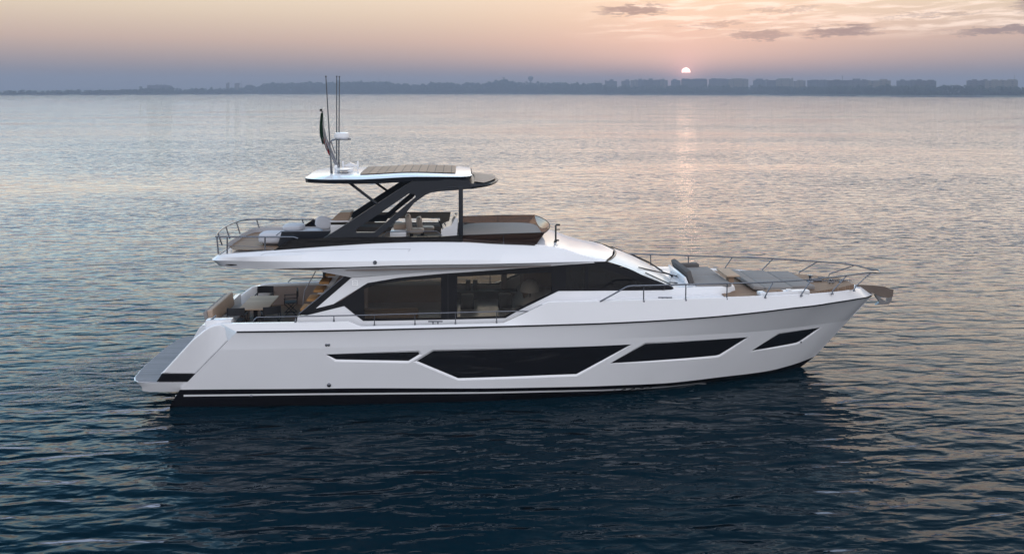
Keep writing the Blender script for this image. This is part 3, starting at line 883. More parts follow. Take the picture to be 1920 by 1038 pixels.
# ---- hardtop, arches, visor
af = lambda x, z: -(2.14 - .13 * (z - 5.2))
ARCH = [(597, 451), (609, 445), (640, 426), (708, 381), (764, 345), (785, 334), (872, 338), (880, 338), (884, 352.2), (857, 356.5), (826, 358.6), (808.5, 361), (797.6, 365.6), (776, 381), (761.6, 399), (730, 424.5), (708, 444), (704, 451)]
AH = [(667, 430.5), (716, 397.5), (766.6, 363), (778, 363.8), (779.5, 369.5), (742, 401), (705.5, 433), (702, 435.8), (667.7, 435.8)]
top = empty('hardtop'); top.parent = yacht
pair('arch', sheet(pxpoly(ARCH, af), af, thick=.16, holes=[pxpoly(AH, af)], step=.6), GRAPH, top, 30)
hb_ = tab([(-5.25, 1.55), (-5.16, 1.80), (-4.9, 1.90), (-3, 1.95), (-1, 1.93), (0, 1.85), (.35, 1.6), (.5, 1.15)])
hz_b = zline([(573, 341.6), (623, 344.5), (683, 345.0), (735, 343), (785, 339), (880, 337.5)], hb_)
hz_t = zline([(573, 334), (619, 336.8), (663, 336.6), (785, 331.5), (880, 330.3)], hb_)
hc_ = lambda x: hb_(x) - .30 if x > -4.6 else hb_(x) - .30 - .3 * (-4.6 - x)
hz_c = lambda x: hz_t(x) + lin([(-5.2, .03), (-4.6, .085), (-2, .09), (.4, .04)])(x)
ht = loft([row(-5.2, .3, lambda x: 0, hz_b), row(-5.2, .35, lambda x: hb_(x) - .03, hz_b), row(-5.25, .46, hb_, hz_t)], [i / 50 for i in range(51)])
link('roof_fascia', ht, GRAPH, top, 25)
h2 = loft([row(-5.25, .46, lambda x: hb_(x) + .006, lambda x: hz_t(x) + .002), row(-5.2, .42, hc_, hz_c), row(-5.2, .42, lambda x: hc_(x) * .5, lambda x: hz_c(x) + .03), row(-5.2, .42, lambda x: 0, lambda x: hz_c(x) + .04)], [i / 50 for i in range(51)], close_ends=False)
link('roof_panel', h2, WHITE, top, 25)
pa_ = bmesh.new(); Gp = []
for i in range(25):
    x = -3.42 + (-.12 + 3.42) * i / 24
    Gp.append([pa_.verts.new((x, y, hz_c(x) + .045 + .012 * (1 - (y / 1.3)**2))) for y in (-1.42, -.7, 0, .7, 1.42)])
for P, Q in zip(Gp, Gp[1:]):
    for i in range(4): pa_.faces.new((P[i], P[i + 1], Q[i + 1], Q[i]))
link('slatted_sunroof', pa_, SLAT, top, 40)
vb = tab([(-.4, 1.93), (.2, 1.93), (.7, 1.80), (1.05, 1.5), (1.25, 1.05), (1.38, .5), (1.43, 0)])
vz_t = lin([(-.4, 7.02), (.5, 7.02), (1.43, 6.98)]); vz_b = lin([(-.4, 6.80), (.5, 6.84), (1.43, 6.93)])
VS = [1 - (1 - i / 30)**2 for i in range(31)]
vis = loft([row(-.4, 1.25, lambda x: 0, lambda x: vz_b(x) - .0), row(-.4, 1.33, lambda x: max(vb(x) - .1, 0), vz_b), row(-.4, 1.43, vb, lambda x: (vz_b(x) + vz_t(x)) / 2), row(-.4, 1.40, lambda x: max(vb(x) - .06, 0), vz_t), row(-.4, 1.38, lambda x: 0, lambda x: vz_t(x) + .03)], VS)
link('visor', vis, GRAPH, top, 30)
vt = bmesh.new(); Gv = []
for i in range(13):
    u = -1 + i / 6
    Gv.append([vt.verts.new((.55 + .78 * t_ - .42 * u * u * t_ - .05 * u * u, 1.62 * u, 7.075 + .03 * (1 - u * u) - .045 * t_)) for t_ in (0, .33, .66, 1)])
for P, Q in zip(Gv, Gv[1:]):
    for i in range(3): vt.faces.new((P[i], P[i + 1], Q[i + 1], Q[i]))
link('visor_top', vt, FAB_TAN, top, 60)
post = bmesh.new()
pq = [at(864, 356, -1.9), at(864, 452, -2.02)]
for yy in (1, -1):
    tube(post, [(pq[0].x, pq[0].y * yy, pq[0].z + .1), (pq[1].x, pq[1].y * yy, pq[1].z - .1)], .082, 4) if False else None
bx = box(bmesh.new(), (pq[0].x, -1.95, (pq[0].z + pq[1].z) / 2), (.15, .10, abs(pq[0].z - pq[1].z) + .2), Matrix.Rotation(R(-3), 3, 'X'), bevel=.015)
pair('front_post', bx, GRAPH, top, 40)
b = bmesh.new(); tube(b, [at(656, 343, -1.75), at(708, 383, -1.92)], .05, 6); pair('strut', b, GRAPH, top, 40)

# ---- rails
rail_b = tab([(-9, 2.7), (-4, 2.87), (0, 2.92), (4, 2.87), (7, 2.68), (9.2, 2.42), (11, 2.15), (12.3, 1.84), (13.6, 1.36), (14.6, .92), (15.3, .50), (15.72, 0.0)])
rbf = lambda x, z: -rail_b(x)
bow_pts = [on(*q, rbf) for q in [(1125, 565), (1150, 551.5), (1172, 539), (1182, 536), (1207, 535.2), (1287, 533), (1363, 531), (1425, 529.5), (1500, 525.2), (1542, 521.6), (1600, 514.8), (1630, 510.6)]]
tip = [Vector((15.55, -.32, 3.44)), Vector((15.68, -.14, 3.46))]
half = bow_pts + tip
loop = half + [Vector((15.72, 0, 3.465))] + [Vector((p.x, -p.y, p.z)) for p in half[::-1]]
b = bmesh.new(); tube(b, smooth_path(loop, 4), .027, 8)
bow_rail = link('bow_rail', b, STEEL, yacht, 60)
STN = [[(1207, 563), (1207, 535.2)], [(1286, 561), (1286, 533)], [(1363, 558.8), (1363.4, 531)], [(1435, 556), (1436.5, 551.5), (1450, 528.5)],
       [(1503, 553), (1504.3, 549), (1522, 523.6)], [(1561, 549.4), (1562, 544), (1588, 516.3)], [(1602, 543.5), (1604, 537), (1634, 510.2)]]
for q in STN:
    pts = [on(*k, rbf) for k in q]
    pts[0] = pts[0] + Vector((0, .02, -.02))
    b = bmesh.new(); tube(b, pts, .021, 8); lathe(b, [(0, .03), (.035, .02), (.045, 0), (.045, -.03)], pts[0], 10)
    pair('stanchion', b, STEEL, bow_rail, 60)
mid_pts = [on(*q, rbf) for q in [(474, 604), (477, 599), (481.5, 595.8), (489, 594.3), (554, 593), (640, 591.4), (730, 589.1), (840, 586), (959, 583.1), (991, 583.6)]]
for sgn in (1, -1):
    b = bmesh.new(); tube(b, smooth_path([(p.x, p.y * sgn, p.z) for p in mid_pts], 4), .02, 8)
    sr = link('side_rail', b, STEEL, yacht, 60)
    for px, y0, y1 in [(554, 604, 593), (626, 603, 591.6), (702, 612, 589.8), (778, 610, 587.9), (854, 608.5, 585.7), (931, 606.5, 583.8)]:
        p0, p1 = on(px, y0, rbf), on(px, y1, rbf)
        b = bmesh.new(); tube(b, [(p0.x, p0.y * sgn, p0.z - .02), (p1.x, p1.y * sgn, p1.z)], .016, 8)
        lathe(b, [(0, .12), (.018, .12), (.04, .0), (.04, -.03)], (p0.x, p0.y * sgn, p0.z), 10); link('stanchion', b, STEEL, sr, 60)
for px0, px1, py in [(1234, 1260, 557.5), (803, 830, 602.3)]:
    a_, c_ = on(px0, py, lambda x, z: -(sheer_b(x) - .06)), on(px1, py, lambda x, z: -(sheer_b(x) - .06))
    b = bmesh.new(); tube(b, [a_, c_], .022, 8)
    for t in (.33, .67):
        m_ = a_.lerp(c_, t); tube(b, [m_, m_ - Vector((0, 0, .10))], .02, 8)
    pair('mooring_cleat', b, STEEL, yacht, 60)
# aft flybridge rail
AZ = 5.30
RP = [at(588, 411, 1.95), Vector((-7.0, 1.98, AZ - .02)), Vector((-7.7, 1.95, AZ)), Vector((-8.1, 1.80, AZ)), Vector((-8.30, 1.35, AZ)), Vector((-8.40, .5, AZ)), Vector((-8.38, -.4, AZ)), Vector((-8.30, -1.1, AZ)), Vector((-8.16, -1.82, AZ))]
b = bmesh.new(); tube(b, [at(604, 427, 1.95), at(596, 417, 1.95)] + smooth_path(RP, 4), .026, 8)
fr = link('aft_rail', b, STEEL, yacht, 60)
nf = lambda x, z: -lin([(-8.2, 1.83), (-7, 2.0), (-5, 2.15)])(x)
b = bmesh.new(); tube(b, [on(405.5, 443.6, nf), on(440, 443.9, nf), on(500, 444.2, nf), on(550, 444.2, nf), on(559, 447, nf)], .026, 8); link('near_rail', b, STEEL, fr, 60)
b = bmesh.new(); tube(b, [on(407, 459, nf), on(440, 460.5, nf), on(497, 463.8, nf), on(512, 464.5, nf)], .007, 6); link('wire', b, STEEL, fr, 60)
b = bmesh.new(); tube(b, smooth_path([Vector((p.x + .06, p.y * .985, p.z - .30)) for p in RP], 4), .007, 6); link('wire', b, STEEL, fr, 60)
for px, y0, y1 in [(408, 476, 443.6), (426, 475.5, 443.8), (497, 471, 444.2)]:
    b = bmesh.new(); tube(b, [on(px + (1.5 if px == 408 else 0), y0, nf), on(px - (1.5 if px == 408 else 0), y1, nf)], .026, 8); link('stanchion', b, STEEL, fr, 60)
for q in [(-8.32, -1.0), (-8.40, .3), (-8.30, 1.35), (-7.7, 1.95), (-6.0, 1.98)]:
    b = bmesh.new(); tube(b, [(q[0] + .14, q[1] * .98, 4.86), (q[0], q[1], AZ)], .026, 8); link('stanchion', b, STEEL, fr, 60)
b = bmesh.new(); tube(b, [at(716, 444, -1.95), at(726, 435, -1.95), at(819, 433.3, -1.95), at(829, 442, -1.95)], .014, 8); link('fly_handrail', b, STEEL, yacht, 60)

# ---- flybridge furniture fixed to the deck
p0 = at(620, 430, .5); wbx = p0.x + .34
bar = empty('wet_bar'); bar.parent = yacht
link('cabinet', box(bmesh.new(), (wbx, .85, 5.08), (.68, .8, .44), bevel=.015), WHITE, bar, 40)
link('wood_band', box(bmesh.new(), (wbx, .85, 5.345), (.66, .78, .09)), TEAK, bar)
link('counter', box(bmesh.new(), (wbx, .85, 5.42), (.72, .84, .06), bevel=.015), WHITE, bar, 40)
lb = bmesh.new()
pr = [(-.34, 5.45), (.30, 5.45), (.42, 5.75), (-.02, 5.74)]
A = [lb.verts.new((wbx + x, .5, z)) for x, z in pr]; B = [lb.verts.new((wbx + x, 1.2, z)) for x, z in pr]
for i in range(4): lb.faces.new((A[i], A[(i + 1) % 4], B[(i + 1) % 4], B[i]))
lb.faces.new(A[::-1]); lb.faces.new(B)
bmesh.ops.bevel(lb, geom=lb.edges[:], offset=.02, segments=2, affect='EDGES')
link('grill_cover', lb, FAB_TAN, bar, 40)
hs = empty('helm_station'); hs.parent = yacht
p = at(840, 441, -.9)
hm = sheet([(p.x - .22, 4.88), (p.x + .30, 4.88), (p.x + .36, 5.75), (p.x + .26, 5.78), (p.x + .12, 5.50), (p.x - .10, 5.42), (p.x - .24, 5.34)], lambda x, z: -1.25, thick=1.3, step=3)
bmesh.ops.bevel(hm, geom=hm.edges[:], offset=.02, segments=2, affect='EDGES')
link('console', hm, WHITE, hs, 40)
link('display', box(bmesh.new(), (p.x + .20, -.6, 5.62), (.035, 1.15, .34), Matrix.Rotation(R(17), 3, 'Y'), bevel=.01), SCREEN, hs, 40)
wh = bmesh.new(); bmesh.ops.create_circle(wh, segments=20, radius=.17); ring = [v.co.copy() for v in wh.verts]; wh.free(); wh = bmesh.new()
Mw = Matrix.Rotation(R(65), 3, 'Y')
tube(wh, [Mw @ v + Vector((p.x - .26, -.65, 5.44)) for v in ring + ring[:2]], .016, 6); tube(wh, [Mw @ Vector((-.17, 0, 0)) + Vector((p.x - .26, -.65, 5.44)), Mw @ Vector((.17, 0, 0)) + Vector((p.x - .26, -.65, 5.44))], .012, 6)
link('steering_wheel', wh, CANVAS, hs, 60)
tl = bmesh.new(); tube(tl, [(p.x - .08, -1.0, 5.45), (p.x - .12, -1.0, 5.56)], [.015, .03], 8); link('throttle', tl, STEEL, hs, 60)


def helm_seat(x, y, h, wdt):
    r_ = empty('helm_seat', (x, y, 4.87)); r_.parent = yacht
    link('back_cushion', pillow(bmesh.new(), (-.10, 0, h * .66), (.20, wdt, h * .68), Matrix.Rotation(R(-8), 3, 'Y'), n=8, puff=.1), LEATHER, r_, 60)
    link('seat_cushion', pillow(bmesh.new(), (.16, 0, h * .40), (.56, wdt, .18), n=8, puff=.2), LEATHER, r_, 60)
    b = bmesh.new(); lathe(b, [(0, 0), (.2, 0), (.2, .03), (.06, .06), (.06, h * .36)], n=14); link('pedestal', b, CANVAS, r_, 50)


q = at(772, 420, -.7); helm_seat(q.x, -.75, .98, .62)
q = at(791, 430, -.1); helm_seat(q.x, .25, .74, .60)
q = at(748, 435, -.7)
cab = empty('fly_cabinet'); cab.parent = yacht
link('cabinet', box(bmesh.new(), (q.x, -.7, 5.08), (.56, .9, .44), bevel=.03), WHITE, cab, 40)
link('cabinet_top', box(bmesh.new(), (q.x + .03, -.45, 5.38), (.44, .5, .16), bevel=.03), FAB_TAN, cab, 40)
sp = empty('fly_sunpad'); sp.parent = yacht
link('pad', pillow(bmesh.new(), (1.5, -.1, 5.10), (2.9, 3.3, .20), puff=.04), FAB_GREY, sp, 60)
link('pad_base', box(bmesh.new(), (1.5, -.1, 4.96), (2.9, 3.4, .2), bevel=.03), FAB_LIGHT, sp, 40)
# aft lounge divider
b = sheet(pxpoly([(528, 434.5), (620, 433.5), (604, 456), (520, 462)], lambda x, z: -1.55), lambda x, z: -1.55, thick=.03); link('lounge_divider', b, GRAPH, yacht, 30)
b = bmesh.new(); tube(b, [at(517.5, 441.5, -1.55), at(527, 434, -1.55), at(620, 433, -1.55)], .016, 8); link('divider_rail', b, STEEL, yacht, 60)
b = sheet(pxpoly([(520, 442), (600, 438), (600, 455), (520, 455)], lambda x, z: 1.7), lambda x, z: 1.7, thick=.05); link('aft_coaming', b, FAB_LIGHT, yacht, 30)
cw = bmesh.new(); pa2 = pc2 = None
for k in range(19):
    a_ = -R(100) + k * R(100) / 18 * 1.0
for k, (x, y) in enumerate(smooth_path([(-7.80, -1.75, 0), (-7.86, -1.2, 0), (-7.85, .2, 0), (-7.75, 1.3, 0), (-7.4, 1.72, 0), (-6.0, 1.86, 0), (-4.4, 1.9, 0)], 4) and [(v.x, v.y) for v in smooth_path([(-7.80, -1.75, 0), (-7.86, -1.2, 0), (-7.85, .2, 0), (-7.75, 1.3, 0), (-7.4, 1.72, 0), (-6.0, 1.86, 0), (-4.4, 1.9, 0)], 4)]):
    t = cw.verts.new((x, y, 5.02)); u_ = cw.verts.new((x, y, 4.85))
    if pa2: cw.faces.new((pa2, t, u_, pc2))
    pa2, pc2 = t, u_
link('fly_toe_board', cw, FAB_LIGHT, yacht, 60, recalc=False)

# ---- masts, antennas, radar
for (x0, y0, x1, y1, Y, r0) in [(621.8, 326, 611, 143.5, -.95, .034), (631.2, 318, 631.3, 143.5, .55, .032), (635.2, 318, 636.4, 144, .25, .032)]:
    b = bmesh.new(); a_, c_ = at(x0, y0, Y), at(x1, y1, Y); tube(b, [a_, a_.lerp(c_, .08), a_.lerp(c_, .085), c_], [r0 * 1.25, r0 * 1.25, r0 * .9, r0 * .5], 8)
    lathe(b, [(0, .02), (r0 * .9, .02), (r0 * .9, -.02)], c_, 8); link('whip_antenna', b, mat('antenna_grey', (0.055, 0.06, 0.07), .4) if 'antenna_grey' not in MATS else MATS['antenna_grey'], yacht, 60)
mast = empty('light_mast'); mast.parent = yacht
b = bmesh.new(); tube(b, [at(634.5, 314, .1), at(612, 262, .1), at(606, 238, .1), at(604.5, 210, .1)], [.045, .04, .03, .022], 8); link('mast_tube', b, STEEL, mast, 60)
b = bmesh.new(); tube(b, [at(631, 314, -.15), at(611, 263, .02)], .03, 8); link('mast_brace', b, STEEL, mast, 60)
b = bmesh.new(); tube(b, [at(628.5, 288, .1), at(621, 266, .1)], .02, 8); link('mast_stay', b, STEEL, mast, 60)
b = bmesh.new(); tube(b, [at(619, 268, .1), at(622, 263, .1), at(630, 261.5, .1), at(658, 261, .1)], .03, 8); link('radome_arm', b, STEEL, mast, 60)
b = bmesh.new(); tube(b, [at(606, 209.5, .1), at(601.5, 209.5, .1)], .012, 6); c_ = at(602, 207, .1); lathe(b, [(0, -.03), (.05, -.03), (.05, .05), (0, .06)], c_, 12); link('anchor_light', b, RUBBER, mast, 40)
a_ = at(641, 260.5, .1)
b = lathe(bmesh.new(), [(0, 0), (.22, .0), (.28, .05), (.285, .09), (.255, .22), (.20, .235), (0, .24)], a_, 28); link('radome', b, WHITE, mast, 35)
pl2 = empty('satellite_panel'); pl2.parent = yacht
a_ = at(645, 321, -.7)
b = lathe(bmesh.new(), [(0, -.02), (.12, -.02), (.34, .05), (.34, .07), (0, .09)], a_ + Vector((0, 0, .03)), 28, sy=1.2); link('panel_dish', b, WHITE, pl2, 35)
b = box(bmesh.new(), a_ + Vector((.02, 0, -.08)), (.34, .3, .10), bevel=.02); link('panel_foot', b, STEEL, pl2, 40)
b = bmesh.new(); pillow(b, at(630, 316, -.2), (.10, .14, .26), puff=.1); link('horn_speaker', b, WHITE, pl2, 60)
rd = empty('radar_scanner'); rd.parent = yacht
a_ = at(657, 310, .35)
b = bmesh.new(); pr = [(-.27, -.03), (-.16, .04), (-.03, .09), (0, .13), (.03, .09), (.16, .03), (.27, -.02), (.2, -.05), (0, -.03), (-.2, -.05)]
A = [b.verts.new((a_.x + x, a_.y - .07, a_.z + z)) for x, z in pr]; B = [b.verts.new((a_.x + x, a_.y + .07, a_.z + z)) for x, z in pr]
for i in range(len(pr)): b.faces.new((A[i], A[(i + 1) % len(pr)], B[(i + 1) % len(pr)], B[i]))
b.faces.new(A[::-1]); b.faces.new(B); link('scanner_bar', b, WHITE, rd, 30)
b = box(bmesh.new(), a_ + Vector((0, 0, -.15)), (.2, .2, .20), bevel=.03); link('scanner_base', b, WHITE2, rd, 40)
b = bmesh.new(); tube(b, [a_ + Vector((0, 0, .1)), a_ + Vector((-.02, 0, .40))], .006, 5); link('scanner_whip', b, STEEL, rd, 60)
for px, py in [(643, 308), (671, 308)]:
    b = pillow(bmesh.new(), at(px, py, .2), (.07, .10, .24), puff=.1); c_ = at(px, py, .2); tube(b, [c_, c_ - Vector((0, 0, .3))], .02, 6); link('gps_antenna', b, WHITE, rd, 60)

# ---- foredeck
tk = tab([(6.6, 1.92), (8, 1.80), (9.0, 1.68), (9.5, 1.50), (9.75, 1.2)])
trunk = loft([row(6.4, 9.85, tk, lambda x: 2.95), row(6.4, 9.8, tk, lambda x: 3.22), row(6.4, 9.72, lambda x: tk(x) - .06, lambda x: 3.36 - .012 * (x - 6.4)), row(6.4, 9.7, lambda x: tk(x) * .5, lambda x: 3.33), row(6.4, 9.7, lambda x: 0, lambda x: 3.33)], [i / 24 for i in range(25)])
link('foredeck_trunk', trunk, WHITE, yacht, 30)
link('foredeck_teak', slab(sym([(14.5, -.55), (13.8, -.95), (12.5, -1.60), (11.2, -1.98), (10, -2.1), (9.2, -2.1)]), 2.9, 3.075), TEAK, yacht)
fs = empty('foredeck_sofa'); fs.parent = yacht
link('sofa_back', box(bmesh.new(), (8.20, -.12, 3.55), (.18, 2.2, .50), Matrix.Rotation(R(-16), 3, 'Y'), bevel=.035), FAB_DARK, fs, 40)
link('sofa_back_shell', box(bmesh.new(), (8.06, -.12, 3.40), (.10, 2.24, .40), Matrix.Rotation(R(-22), 3, 'Y'), bevel=.03), WHITE, fs, 40)
for y in (-.85, .6):
    link('sofa_seat', box(bmesh.new(), (8.95, y, 3.36), (1.28, 1.42, .12), bevel=.04, seg=3), FAB_GREY, fs, 60)
link('side_bolster', box(bmesh.new(), (8.75, 1.3, 3.46), (.95, .24, .20), bevel=.06, seg=3), FAB_DARK, fs, 60)
ft_ = empty('foredeck_table'); ft_.parent = yacht
link('table_top', box(bmesh.new(), (9.74, -.66, 3.60), (.48, 1.22, .055), bevel=.012), TABLEWOOD, ft_, 40)
link('table_pedestal', box(bmesh.new(), (9.70, -1.0, 3.30), (.18, .32, .56), bevel=.012), TEAK, ft_, 40)
pd = empty('bow_sunpad'); pd.parent = yacht
for x, wd in ((10.62, .42), (11.35, 1.0), (12.3, .86)):
    for y in (-.72, .72):
        b = box(bmesh.new(), (x, y * (1 - max(0, x - 11.3) * .12), 3.15 if x > 10.7 else 3.19), (wd, 1.40 * (1 - max(0, x - 11.3) * .13), .15), Matrix.Rotation(R(10 if x < 10.7 else 0), 3, 'Y'), bevel=.035, seg=3)
        link('pad_cushion', b, FAB_GREY, pd, 60)
for y in (-1.78,):
    lk = empty('deck_locker'); lk.parent = yacht
    link('locker_body', box(bmesh.new(), (11.35, y, 3.12), (1.9, .30, .16), Matrix.Rotation(R(8 if y < 0 else -8), 3, 'Z'), bevel=.04), WHITE, lk, 40)
    link('locker_cap', box(bmesh.new(), (10.95, y * 1.03, 3.20), (.66, .26, .05), Matrix.Rotation(R(8 if y < 0 else -8), 3, 'Z'), bevel=.012), TEAK, lk, 40)
    b = bmesh.new(); tr_ = [Vector((11.55 + .09 * math.cos(a), y * 1.0 + .09 * math.sin(a), 3.215)) for a in [k * math.pi / 8 for k in range(17)]]; tube(b, tr_, .02, 6, caps=False); link('cup_holder', b, WHITE, lk, 60)
wl = empty('anchor_windlass'); wl.parent = yacht
for px, py, Y in [(1531, 536, .1)]:
    a_ = Vector((13.1, .05, 3.07)); b = lathe(bmesh.new(), [(0, 0), (.14, 0), (.12, .05), (.05, .08), (.045, .20), (.12, .23), (.12, .25), (0, .27)], a_, 18); link('capstan', b, STEEL, wl, 40)
b = box(bmesh.new(), (13.35, .1, 3.11), (.34, .28, .10), bevel=.03); link('gearbox', b, STEEL, wl, 40)
b = bmesh.new()
for k in range(16):
    c_ = Vector((13.5 + .075 * k, 0.02, 3.10)); Mr = Matrix.Rotation(R(90 * (k % 2)), 3, 'X')
    tube(b, [c_ + Mr @ Vector((.05 * math.cos(a), .03 * math.sin(a), 0)) for a in [j * math.pi / 5 for j in range(11)]], .011, 5, caps=False)
link('chain', b, STEEL, wl, 60)
for x, y in [(13.7, -.42), (13.7, .42)]:
    b = bmesh.new(); tube(b, [(x - .14, y, 3.14), (x + .14, y, 3.14)], .02, 8); tube(b, [(x - .06, y, 3.14), (x - .06, y, 3.05)], .02, 8); tube(b, [(x + .06, y, 3.14), (x + .06, y, 3.05)], .02, 8); link('bow_cleat', b, STEEL, yacht, 60)
for x, y in [(13.95, .16), (14.2, -.12), (14.35, .1)]:
    b = box(bmesh.new(), (x, y, 3.08), (.16, .10, .10), Matrix.Rotation(R(25), 3, 'Z'), bevel=.02); link('chain_stopper', b, STEEL, wl, 40)
BROWN_REFLECT = mat('steel_brown_reflection', (0.16, 0.125, 0.105), 0.35, metal=.6, var=.15)  # polished steel, with its brown reflection put into the base colour
kf = lambda x, z: -.11
b = sheet(pxpoly([(1606, 534), (1615.5, 533.5), (1640, 535), (1659, 537), (1670, 541.5), (1675.6, 542.6), (1674, 556), (1665, 558), (1649.5, 556), (1639, 550), (1620, 546)], kf), kf, thick=.22)
link('bow_roller', b, BROWN_REFLECT, yacht, 30)
kf2 = lambda x, z: -.06
b = sheet(pxpoly([(1673.5, 553), (1671.7, 565), (1666, 570), (1659, 570.6), (1642, 571.6), (1650, 566), (1645, 559.5), (1640, 552), (1647, 554), (1653, 560), (1660, 564), (1664, 564.5), (1665.5, 556)], kf2), kf2, thick=.12, step=.1)
link('anchor', b, mat('anchor_steel', (0.24, 0.235, 0.24), .3, metal=.8, var=.1), yacht, 30)
# light post on the cabin roof
b = bmesh.new(); tube(b, [at(1036.5, 464, -1.2), at(1043, 449, -1.2)], .05, 8); tube(b, [at(1042, 449, -1.2), at(1042, 423, -1.2), at(1043.5, 421.3, -1.2), at(1050, 421.3, -1.2)], .032, 8)
tube(b, [at(1042, 430, -1.2), at(1050, 430, -1.2)], .018, 6); tube(b, [at(1043, 450, -1.2), at(1048, 450.5, -1.2)], .03, 6)
link('horn_post', b, RUBBER, yacht, 60)

# ================================================================== LOOSE THINGS ON BOARD
table = empty('dining_table', (-7.19, .18, 1.856), label='pale wooden dining table set in the open aft cockpit', category='table')
link('table_top', box(bmesh.new(), (0, 0, .71), (1.02, 1.95, .045), bevel=.01), TABLEWOOD, table, 40)
for y in (-.55, .55): link('leg', box(bmesh.new(), (0, y, .345), (.12, .12, .69), bevel=.01), CANVAS, table, 40)
for y in (-.55, .55): link('foot', box(bmesh.new(), (0, y, .02), (.6, .2, .03), bevel=.008), CANVAS, table, 40)


def director_chair(label):
    r_ = empty('director_chair', label=label, category='chair', group='director chairs round the cockpit table')
    link('seat', pillow(bmesh.new(), (0, 0, .46), (.52, .44, .05), n=6, puff=.3), CANVAS, r_, 60)
    bk = bmesh.new(); G2 = []
    for i in range(9):
        u = -1 + i / 4
        G2.append([bk.verts.new((.29 * u, -.23 - .05 * (1 - u * u), z)) for z in (.66, .78, .92)])
    for P, Q in zip(G2, G2[1:]):
        for i in range(2): bk.faces.new((P[i], Q[i], Q[i + 1], P[i + 1]))
    rr = bmesh.ops.extrude_face_region(bk, geom=bk.faces[:]); bmesh.ops.translate(bk, vec=(0, .02, 0), verts=[g for g in rr['geom'] if isinstance(g, bmesh.types.BMVert)])
    link('backrest', bk, CANVAS, r_, 60)
    for sx in (-1, 1):
        for sy in (-1, 1):
            b = bmesh.new(); tube(b, [(.27 * sx, .22 * sy, 0), (.27 * sx, -.22 * sy, .45)], .016, 6); link('leg', b, CANVAS, r_, 60)
        b = bmesh.new(); tube(b, [(.29 * sx, -.23, .44), (.29 * sx, -.24, .92)], .016, 6); link('back_post', b, CANVAS, r_, 60)
        b = box(bmesh.new(), (.29 * sx, .0, .66), (.05, .5, .025), bevel=.008); tube(b, [(.29 * sx, .22, .45), (.29 * sx, .22, .65)], .014, 6); link('armrest', b, CANVAS, r_, 60)
        b = bmesh.new(); tube(b, [(.27 * sx, -.24, .012), (.27 * sx, .24, .012)], .016, 6); link('foot_bar', b, CANVAS, r_, 60)
    return r_


def copy_thing(o):
    c = o.copy(); COL.objects.link(c)
    for ch in list(o.children):
        d = ch.copy(); COL.objects.link(d); d.parent = c
    return c


ch0 = director_chair('black canvas director chair at the near end of the table, beside the stern sofa')
spots = [(-7.62, -1.12, 0, None), (-6.52, -1.0, 22, 'black canvas director chair at the near end of the table, angled, farther from the sofa'),
         (-7.35, 1.62, 180, 'black canvas director chair at the far end of the table, back panel above tabletop'),
         (-6.28, 1.25, 100, 'black canvas director chair at the far forward corner of the table, seen side on')]
for i, (x, y, rz, lab) in enumerate(spots):
    c = ch0 if i == 0 else copy_thing(ch0)
    c.location = (x, y, 1.857); c.rotation_euler = (0, 0, R(rz))
    if lab: c['label'] = lab

pf_ = empty('pouf', (-6.45, -.95, 4.866), label='round pale upholstered pouf on the aft flybridge teak, nearest the rail', category='pouf')
link('cushion', pillow(bmesh.new(), (0, 0, .25), (.92, .8, .42), puff=.12), FAB_LIGHT, pf_, 60)
link('base', lathe(bmesh.new(), [(0, 0), (.32, 0), (.36, .06), (0, .07)], n=24), FAB_DARK, pf_, 40)
lc = empty('lounge_chaise', (-5.75, .55, 4.866), label='low grey chaise on the aft flybridge behind the round pouf', category='sofa')
link('seat', pillow(bmesh.new(), (0, 0, .14), (1.5, 1.1, .24), puff=.1), FAB_LIGHT, lc, 60)
link('bolster', pillow(bmesh.new(), (-.30, .1, .34), (.75, .8, .24), puff=.25), FAB_LIGHT, lc, 60)
link('plinth', box(bmesh.new(), (0, 0, .03), (1.4, 1.0, .06), bevel=.01), FAB_DARK, lc, 40)
link('scatter_cushion', pillow(bmesh.new(), (0, 0, 0), (.62, .18, .48), Matrix.Rotation(R(12), 3, 'Y') @ Matrix.Rotation(R(-18), 3, 'X'), puff=.55), FAB_LIGHT, None, 60,
     label='big square light grey cushion standing against the chaise back', category='cushion').location = (-4.95, .55, 5.36)
# flag hanging from the light mast
fg = empty('ensign_flag', at(605, 212, .05), label='limp green, white and red flag hanging from the raked mast', category='flag')
axp = [(604.8, 211), (604.3, 232), (605.5, 250), (609, 264), (612, 278), (614, 291)]
P3 = smooth_path([at(px, py, .0) - fg.location for px, py in axp], 5)
N3 = len(P3)
for nm_, (i0, i1), m_, wk in [('green_stripe', (0, N3 - 8), GREEN, -.05), ('white_stripe', (2, N3 - 4), FWHITE, .01), ('red_stripe', (N3 - 13, N3), RED, .055)]:
    b = bmesh.new(); pr_ = None
    for i in range(i0, i1):
        t = (i - i0) / (i1 - i0 - 1); wdt = .065 * (0.35 + .65 * math.sin(math.pi * min(1, .15 + t * .8)))
        ring_ = []
        for k in range(9):
            a = k / 8
            ring_.append(b.verts.new(P3[i] + Vector((wk * (.4 + t) + (a - .5) * wdt * 2, .035 * math.sin(a * 14 + i * .3) + wk * .5, -abs(a - .5) * .05))))
        if pr_:
            for k in range(8): b.faces.new((pr_[k], pr_[k + 1], ring_[k + 1], ring_[k]))
        pr_ = ring_
    link(nm_, b, m_, fg, 60, recalc=False)

